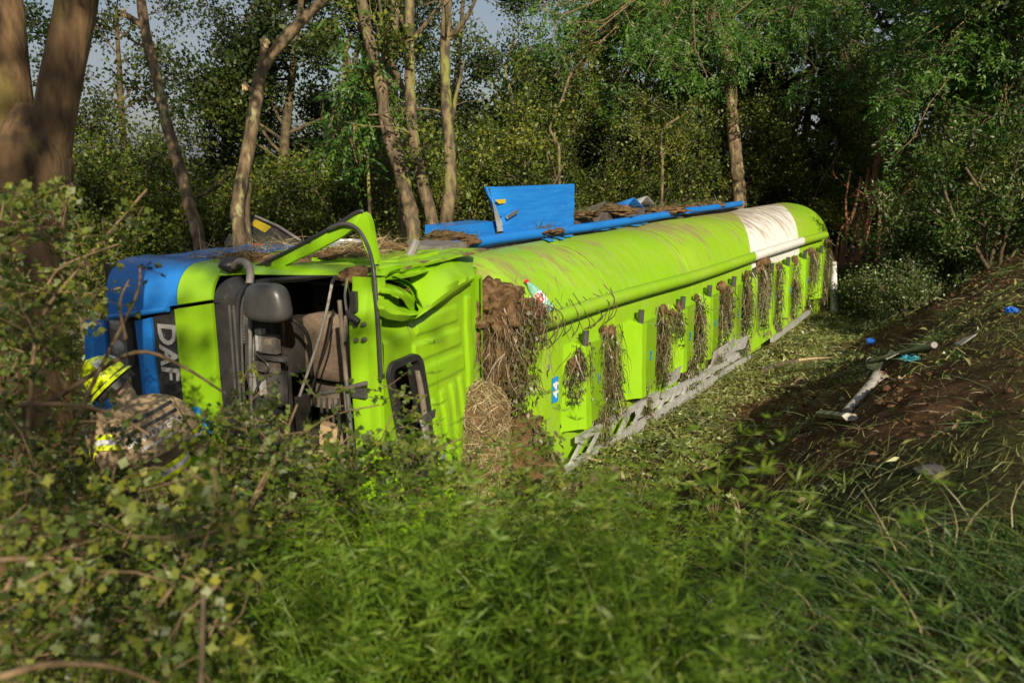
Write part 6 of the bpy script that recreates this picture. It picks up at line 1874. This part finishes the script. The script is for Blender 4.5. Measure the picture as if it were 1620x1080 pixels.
KEEP = [(100, 530, 235, 645), (145, 605, 325, 760), (190, 440, 370, 660), (352, 430, 600, 590), (440, 560, 560, 680), (230, 390, 420, 480), (170, 440, 230, 500), (22, 585, 120, 680), (245, 770, 290, 815)]
near_shrub(701, 'sprawling hawthorn shrub with yellowish leaves in front of the cab and firefighters',
           [([(-30, 1050, 3.2), (60, 800, 3.3), (150, 600, 3.5), (215, 470, 3.7), (222, 420, 3.8)], .012), ([(-20, 900, 3.4), (40, 700, 3.4), (60, 520, 3.5), (120, 430, 3.6), (232, 300, 3.8)], .012),
            ([(60, 650, 3.5), (150, 590, 3.6), (222, 556, 3.7), (290, 580, 3.8), (356, 622, 3.9)], .013), ([(30, 640, 3.3), (110, 640, 3.3), (180, 655, 3.35), (240, 690, 3.4)], .011),
            ([(200, 1080, 2.6), (330, 900, 2.9), (420, 760, 3.4), (470, 640, 3.8)], .012), ([(0, 885, 2.4), (60, 882, 2.4), (130, 884, 2.4)], .008), ([(0, 1070, 2.0), (80, 1050, 2.0), (180, 1055, 2.1), (260, 1085, 2.2)], .010),
            ([(150, 660, 3.5), (145, 720, 3.5), (150, 800, 3.5)], .009), ([(250, 960, 2.5), (290, 900, 2.6), (300, 840, 2.8)], .007), ([(380, 830, 3.2), (440, 720, 3.5), (520, 660, 3.9), (600, 640, 4.2)], .008),
            ([(20, 470, 3.5), (70, 455, 3.5), (100, 420, 3.5), (190, 385, 3.6)], .008), ([(200, 540, 3.6), (190, 480, 3.6), (205, 440, 3.7)], .008)],
           [(-20, 115, 300, 660, 3.0, 4.6, 185, 9), (100, 230, 340, 560, 3.2, 4.8, 45, 8), (-20, 320, 620, 800, 3.0, 4.6, 190, 10), (-20, 400, 760, 1090, 2.2, 3.8, 380, 10), (290, 470, 640, 860, 3.2, 4.6, 150, 9), (350, 560, 590, 770, 3.8, 5.0, 70, 8)],
           KEEP, (.026, .045), (.020, .034))
near_shrub(702, 'dark leaved bramble twigs reaching in front of the cab roof and straw',
           [([(480, 800, 3.6), (560, 760, 4.0), (650, 720, 4.4), (740, 690, 4.8), (830, 640, 5.2)], .008), ([(600, 790, 4.0), (700, 760, 4.3), (800, 720, 4.8), (862, 690, 5.2)], .008), ([(640, 800, 4.2), (760, 745, 4.8), (850, 660, 5.3)], .006), ([(560, 780, 4.2), (610, 680, 4.6), (640, 610, 4.8)], .006)],
           [(470, 720, 690, 830, 3.6, 5.0, 150, 9), (720, 870, 690, 790, 4.4, 5.4, 34, 8), (590, 660, 600, 690, 4.4, 5.0, 14, 7), (820, 1000, 760, 830, 3.8, 4.8, 40, 8)],
           [(690, 600, 800, 660), (620, 560, 760, 640)], (.026, .046), (.020, .034), base_px=(600, 900, 3.8), name='bramble_shrub')

def sample_ground(rg, n, x0, x1, y0, y1, dens):
    x = rg.uniform(x0, x1, n); y = rg.uniform(y0, y1, n)
    z = ground_z(x, y)
    p = np.stack([x, y, z], 1)
    keep = rg.random(n) < dens(x, y)
    return p[keep]

# goosegrass mass on the near bank
def goose(seed, n, x0, x1, y0, y1, dens, hgt, label, name, whorls=10, mat='goose', per=7, ll=(.03, .065)):
    rg = np.random.default_rng(seed)
    b = sample_ground(rg, n, x0, x1, y0, y1, dens)
    k = len(b)
    H = rg.uniform(*hgt, k)[:, None]
    lean = rg.normal(size=(k, 3)) * np.array([.35, .35, 0]) + np.array([-.05, .1, 1])
    d = unit(lean)
    K = 6
    t = np.linspace(0, 1, K)[None, :, None]
    bend = rg.normal(size=(k, 1, 3)) * np.array([.3, .3, .0]) * H[:, None]
    paths = b[:, None] + d[:, None] * H[:, None] * t + bend * t ** 2
    V1, F1 = ribbon_arrays(paths, .007, rg)
    R1 = np.repeat(rg.uniform(.6, .95, k), K - 1)
    pos = []; dr = []; rr = []
    for wv in range(whorls):
        u = (wv + 1) / whorls
        c = b + d * H * u + bend[:, 0] * u ** 2
        a0 = rg.uniform(0, 6.28, k)
        e1 = unit(np.cross(d, np.array([0.3, 1, 0.1]))); e2 = np.cross(d, e1)
        for q in range(per):
            a = a0 + q * 2 * math.pi / per
            pos.append(c); dr.append(np.cos(a)[:, None] * e1 + np.sin(a)[:, None] * e2 + d * rg.uniform(.1, .6, k)[:, None]); rr.append(np.clip(.25 + .5 * u + rg.normal(size=k) * .14, 0, .97))
    pos = np.concatenate(pos); dr = np.concatenate(dr); rr = np.concatenate(rr); m = len(pos)
    V2, F2 = leaf_arrays(pos, dr, rg.uniform(*ll, m), rg.uniform(.0045, .008, m), rg)
    V_, F_, R_ = merge([(V1, F1, R1), (V2, F2, rr)])
    return single(name, None, M[mat], label, 'weeds', kind='stuff', me=fast_mesh(name, V_, F_, R_))

def dens_goose(x, y):
    z = ground_z(x, y)
    px, py, f = proj(np.stack([x, y, z + .55], -1))
    lim = np.interp(px, [250, 420, 650, 900, 1100, 1350, 1420], [900, 800, 760, 800, 860, 960, 1100])
    m = (px > 260) & (px < 1430) & (py > lim) & (py < 1240)
    return m * (0.55 + 0.9 * np.clip(fbm(x * 2.5, y * 2.5, 2, 9) + .3, 0, 1))
goose(801, 5200, -2.0, 2.2, 1.5, 5.4, dens_goose, (.35, 1.0), 'mass of bright green goosegrass covering the near bank', 'goosegrass')

def blades(rg, b, hgt, wid, lean, curl, K=5):
    k = len(b)
    H = rg.uniform(*hgt, k)[:, None, None]
    d = unit(np.asarray(lean)[None] + rg.normal(size=(k, 3)) * .35)[:, None]
    t = np.linspace(0, 1, K)[None, :, None]
    cv = (rg.normal(size=(k, 1, 3)) * np.array([.5, .5, 0]) + np.asarray(curl)[None, None])
    paths = b[:, None] + d * H * t + cv * H * t ** 2
    return ribbon_arrays(paths, rg.uniform(*wid, k), rg)

# long lush grass at the lower right
rg = np.random.default_rng(812)
def dens_grass(x, y):
    z = ground_z(x, y); px, py, f = proj(np.stack([x, y, z + .1], -1))
    return ((px > 1080) & (px < 1750) & (py > np.interp(px, [1080, 1250, 1620], [985, 880, 800])) & (py < 1250)) * (.35 + .9 * np.clip(fbm(x * 1.7, y * 1.7, 2, 4) + .25, 0, 1))
b = sample_ground(rg, 30000, .6, 4.6, 1.6, 5.2, dens_grass)
V1, F1 = blades(rg, b, (.10, .36), (.005, .012), (-.2, .05, .75), (-.2, .05, -.3))
single('long_grass', None, M['grass'], 'lush long grass bending over the lower right bank', 'grass', kind='stuff', me=fast_mesh('long_grass', V1, F1, np.repeat(rg.random(len(b)), 4)))
# dry pale stalks sticking out of the near weeds
rg = np.random.default_rng(8121)
b = sample_ground(rg, 700, -1.9, 2.4, 1.6, 4.8, dens_goose)[:170]
b = np.concatenate([b, sample_ground(rg, 500, .8, 3.0, 1.9, 4.0, dens_grass)[:30]])
V1, F1 = blades(rg, b + np.array([0, 0, .12]), (.15, .42), (.003, .006), (.1, .1, .8), (.2, .1, -.25))
single('dry_stalks', None, M['straw'], 'few dry pale stalks sticking out of the green weeds', 'stalks', kind='stuff', me=fast_mesh('dry_stalks', V1, F1, np.repeat(rg.random(len(b)), 4)))
# tussocks of grass left standing on the torn slope
rg = np.random.default_rng(8122)
cs_ = sample_ground(rg, 900, 0.5, 10.5, 4, 19, lambda x, y: (sw(x, y)[1] > 1.6) * (1 - .85 * np.exp(-((x - 3.1) ** 2 / 1.5 + (y - 7.6) ** 2 / 1.1))) * (.10 + .5 * np.clip(fbm(x * .9, y * .9, 2, 83), 0, 1)))
b = np.repeat(cs_, 60, 0); b[:, :2] += rg.normal(size=(len(b), 2)) * .09; b[:, 2] = ground_z(b[:, 0], b[:, 1]) - .01
V1, F1 = blades(rg, b, (.06, .26), (.004, .009), (-.35, -.1, .55), (-.25, -.1, -.3), K=4)
single('slope_tussocks', None, M['grass'], 'grass tussocks hanging down the torn brown slope', 'grass', kind='stuff', me=fast_mesh('slope_tussocks', V1, F1, np.repeat(np.clip(rg.random(len(b)) * 1.02, 0, 1), 3)))
# grass tufts over the slope and ditch
rg = np.random.default_rng(813)
def dens_tuft(x, y):
    s, w = sw(x, y)
    m = np.clip(fbm(x * .9, y * .9, 3, 31) * 1.6 + .12, 0, 1) * (1 - .75 * bare(x, y))
    return m * (w > .1) * (1 - .5 * bare(x, y)) * (.25 + 1.1 * np.clip(fbm(x * .8 + 5, y * .8, 2, 77) + .2, 0, 1))
b = sample_ground(rg, 52000, -1.5, 11.5, 2.5, 22, dens_tuft)
V1, F1 = blades(rg, b, (.06, .28), (.004, .010), (-.2, -.1, .5), (-.2, -.1, -.25), K=4)
single('slope_grass', None, M['grass'], 'patchy grass tufts lying down the torn slope', 'grass', kind='stuff', me=fast_mesh('slope_grass', V1, F1, np.repeat(rg.random(len(b)), 3)))
# trampled strands lying along the slope
rg = np.random.default_rng(814)
def dens_lie(x, y):
    s, w = sw(x, y)
    return np.clip(.50 + fbm(x * 1.3, y * 1.3, 3, 41) * 1.6 - .72 * bare(x, y), 0.03, 1) * (w > .05) * (w < 5)
b = sample_ground(rg, 110000, -1.5, 11, 2.2, 21, dens_lie)
k = len(b)
ang = rg.normal(size=k) * .9 + math.radians(35)
d = np.stack([np.cos(ang), np.sin(ang), rg.normal(size=k) * .12], 1)
L = (.05 + .30 * rg.beta(1.2, 3, k))[:, None]
p1 = b + d * L * .5 + rg.normal(size=(k, 3)) * .012; p2 = b + d * L
p0 = b.copy(); p0[:, 2] += .015; p1[:, 2] = ground_z(p1[:, 0], p1[:, 1]) + rg.uniform(.01, .05, k); p2[:, 2] = ground_z(p2[:, 0], p2[:, 1]) + rg.uniform(.005, .04, k)
V1, F1 = ribbon_arrays(np.stack([p0, p1, p2], 1), rg.uniform(.0025, .007, k), rg, flat=np.array([0, 0, 1.0]))
single('cut_grass', None, M['litter'], 'flattened cut grass strewn over the soil', 'grass', kind='stuff', me=fast_mesh('cut_grass', V1, F1, np.repeat(rg.random(k), 2)))
# torn leaves and shreds on the ditch floor
rg = np.random.default_rng(815)
def dens_leaf(x, y):
    s, w = sw(x, y)
    return np.clip(1.0 - .95 * bare(x, y) + .5 * fbm(x * 1.8, y * 1.8, 3, 51), 0, 1) * (w > -.1) * np.clip(1.25 - np.maximum(0, w - .9) / 1.6, .06, 1)
b = sample_ground(rg, 150000, -1.2, 10.5, 5.0, 21.5, dens_leaf)
k = len(b); b[:, 2] += rg.uniform(.0, .06, k) + .22 * np.maximum(0, fbm(b[:, 0] * 2.2, b[:, 1] * 2.2, 3, 71)) * rg.random(k)
d = rg.normal(size=(k, 3)) * np.array([1, 1, .5]) + np.array([0, 0, .15])
V1, F1 = leaf_arrays(b, d, .03 + .14 * rg.beta(1.1, 2.6, k), .010 + .06 * rg.beta(1.1, 2.8, k), rg, up=np.array([0, -.4, .8]), fold=.3, droop=.25)
single('leaf_litter', None, M['litter'], 'shredded leaves covering the ditch floor beside the tank', 'leaf litter', kind='stuff', me=fast_mesh('leaf_litter', V1, F1, np.clip(.36 + .75 * fbm(b[:, 0] * 1.6, b[:, 1] * 1.6, 3, 73) + .22 * rg.normal(size=k) + .5 * (rg.random(k) < .06), 0, 1)))
# loose clods of earth over the torn bank
rg = np.random.default_rng(8150)
b = sample_ground(rg, 42000, -1, 10.5, 4, 20, lambda x, y: bare(x, y) * np.clip(.3 + 1.4 * fbm(x * 1.1, y * 1.1, 3, 66), .03, 1) * .6)
k = len(b)
ico = np.array([[0, 0, 1], [.89, 0, .45], [.28, .85, .45], [-.72, .53, .45], [-.72, -.53, .45], [.28, -.85, .45], [.72, .53, -.45], [-.28, .85, -.45], [-.89, 0, -.45], [-.28, -.85, -.45], [.72, -.53, -.45], [0, 0, -1]])
icf = np.array([[0, 1, 2], [0, 2, 3], [0, 3, 4], [0, 4, 5], [0, 5, 1], [1, 6, 2], [2, 7, 3], [3, 8, 4], [4, 9, 5], [5, 10, 1], [6, 7, 2], [7, 8, 3], [8, 9, 4], [9, 10, 5], [10, 6, 1], [11, 7, 6], [11, 8, 7], [11, 9, 8], [11, 10, 9], [11, 6, 10]])
sz = (.008 + .055 * rg.beta(1, 5, k))[:, None, None]
V1 = b[:, None] + ico[None] * sz * rg.uniform(.6, 1.4, (k, 12, 1)) * np.array([1.2, 1.2, .8])
F1 = icf[None] + (np.arange(k) * 12)[:, None, None]
single('earth_clods', None, M['soil'], 'loose crumbs and clods of brown earth on the torn bank', 'soil', kind='stuff', me=fast_mesh('earth_clods', V1.reshape(-1, 3), F1.reshape(-1, 3)))
b = sample_ground(rg, 34000, 0, 10.5, 4, 20, lambda x, y: .5 * bare(x, y))
k = len(b); b[:, 2] += rg.uniform(.005, .03, k)
d = unit(rg.normal(size=(k, 3)) * np.array([1, 1, .2])); L = rg.uniform(.03, .16, k)[:, None]
V1, F1 = ribbon_arrays(np.stack([b, b + d * L * .5 + np.array([0, 0, .01]), b + d * L], 1), rg.uniform(.003, .006, k), rg)
single('root_bits', None, M['rootfib'], 'scattered roots and straw bits on the raw soil', 'roots', kind='stuff', me=fast_mesh('root_bits', V1, F1, np.repeat(rg.random(k), 2)))
# tangled stalks heaped on the ditch floor
rg = np.random.default_rng(8151)
def dens_tangle(x, y):
    s, w = sw(x, y)
    return np.clip(.55 + fbm(x * 1.5, y * 1.5, 3, 57) * 1.5, .05, 1) * (w > 0) * np.clip((2.8 - w) / 1.2, .05, 1) * (1 - .75 * bare(x, y))
b = sample_ground(rg, 95000, -1.2, 10.5, 6.5, 21.5, dens_tangle)
k = len(b)
d = unit(rg.normal(size=(k, 3)) * np.array([1, 1, .28])); L = (.08 + .36 * rg.beta(1.3, 2.6, k))[:, None]
b[:, 2] += rg.uniform(.01, .12, k)
p1 = b + d * L * .5 + np.array([0, 0, .02]) + rg.normal(size=(k, 3)) * .015; p2 = b + d * L - np.array([0, 0, .01])
V1, F1 = ribbon_arrays(np.stack([b, p1, p2], 1), rg.uniform(.003, .009, k), rg)
single('stalk_tangle', None, M['litter'], 'tangle of torn stalks on the ditch floor beside the tank', 'stalks', kind='stuff', me=fast_mesh('stalk_tangle', V1, F1, np.repeat(np.clip(.45 + .6 * fbm(b[:, 0] * 1.4, b[:, 1] * 1.4, 3, 74) + .28 * rg.normal(size=k), 0, 1), 2)))
# ground cover on the far side and under the shrubs
rg = np.random.default_rng(816)
b = sample_ground(rg, 26000, -14, 16, 6, 26, lambda x, y: (sw(x, y)[1] < -3.2) * .9 + (sw(x, y)[0] > 13) * .9)
k = len(b); b[:, 2] += rg.uniform(.02, .35, k)
V1, F1 = leaf_arrays(b, rg.normal(size=(k, 3)) + np.array([0, 0, .4]), rg.uniform(.06, .14, k), rg.uniform(.04, .09, k), rg)
single('ground_cover', None, M['leaf_ivy'], 'low green ground cover behind the truck', 'ground cover', kind='stuff', me=fast_mesh('ground_cover', V1, F1, rg.random(k)))
# broad-leaved wilting plants at the edge of the near bank
def broad_plant(seed, px, py, lab, n=26, size=.12):
    rg = np.random.default_rng(seed)
    g = G(px, py)
    t = Thing('wilting_plant', lab, 'plant', g, group='wilting plants on the near bank')
    mb = MB(); pos = []; dr = []
    for k in range(5):
        a = rg.uniform(0, 6.28); e = g + np.array([math.cos(a) * .22, math.sin(a) * .22, rg.uniform(.2, .45)])
        q = catmull([g, (g + e) / 2 + np.array([0, 0, .08]), e], 8); mb.tube(q, np.linspace(.008, .004, 8), 5, cap=False)
        for j in range(n // 5):
            pos.append(q[rg.integers(3, 8)]); dr.append(rg.normal(size=3) * .7 + np.array([0, -.2, -.4]))
    t.part('stems', mb, M['twig'], sm=80)
    pos = np.array(pos); m = len(pos)
    V_, F_ = leaf_arrays(pos, np.array(dr), rg.uniform(.6, 1.1, m) * size, rg.uniform(.25, .45, m) * size, rg)
    t.part('leaves', None, M['leaf_near'], me=fast_mesh('leaves', V_ - g, F_, rg.uniform(.45, .85, m)))
for k, (px, py, lab) in enumerate([(1075, 790, 'yellow-green wilting plant above the goosegrass, centre right'), (1010, 800, 'wilting broad-leaved plant beside the cut log'), (1130, 830, 'drooping broad-leaved plant at the soil edge'), (905, 800, 'wilting plant in front of the cut log'), (1180, 880, 'leafy plant among the cut grass on the near bank')]):
    broad_plant(900 + k, px, py, lab)
# upright brown cane in the near shrub
a = P(318, 1090, 2.2); b = P(322, 940, 2.25)
single('brown_cane', MB().tube([a, (a + b) / 2, b], [.009, .008, .007], 8), M['bark_log'], 'upright brown cane at the bottom between shrub and goosegrass', 'cane', sm=60)
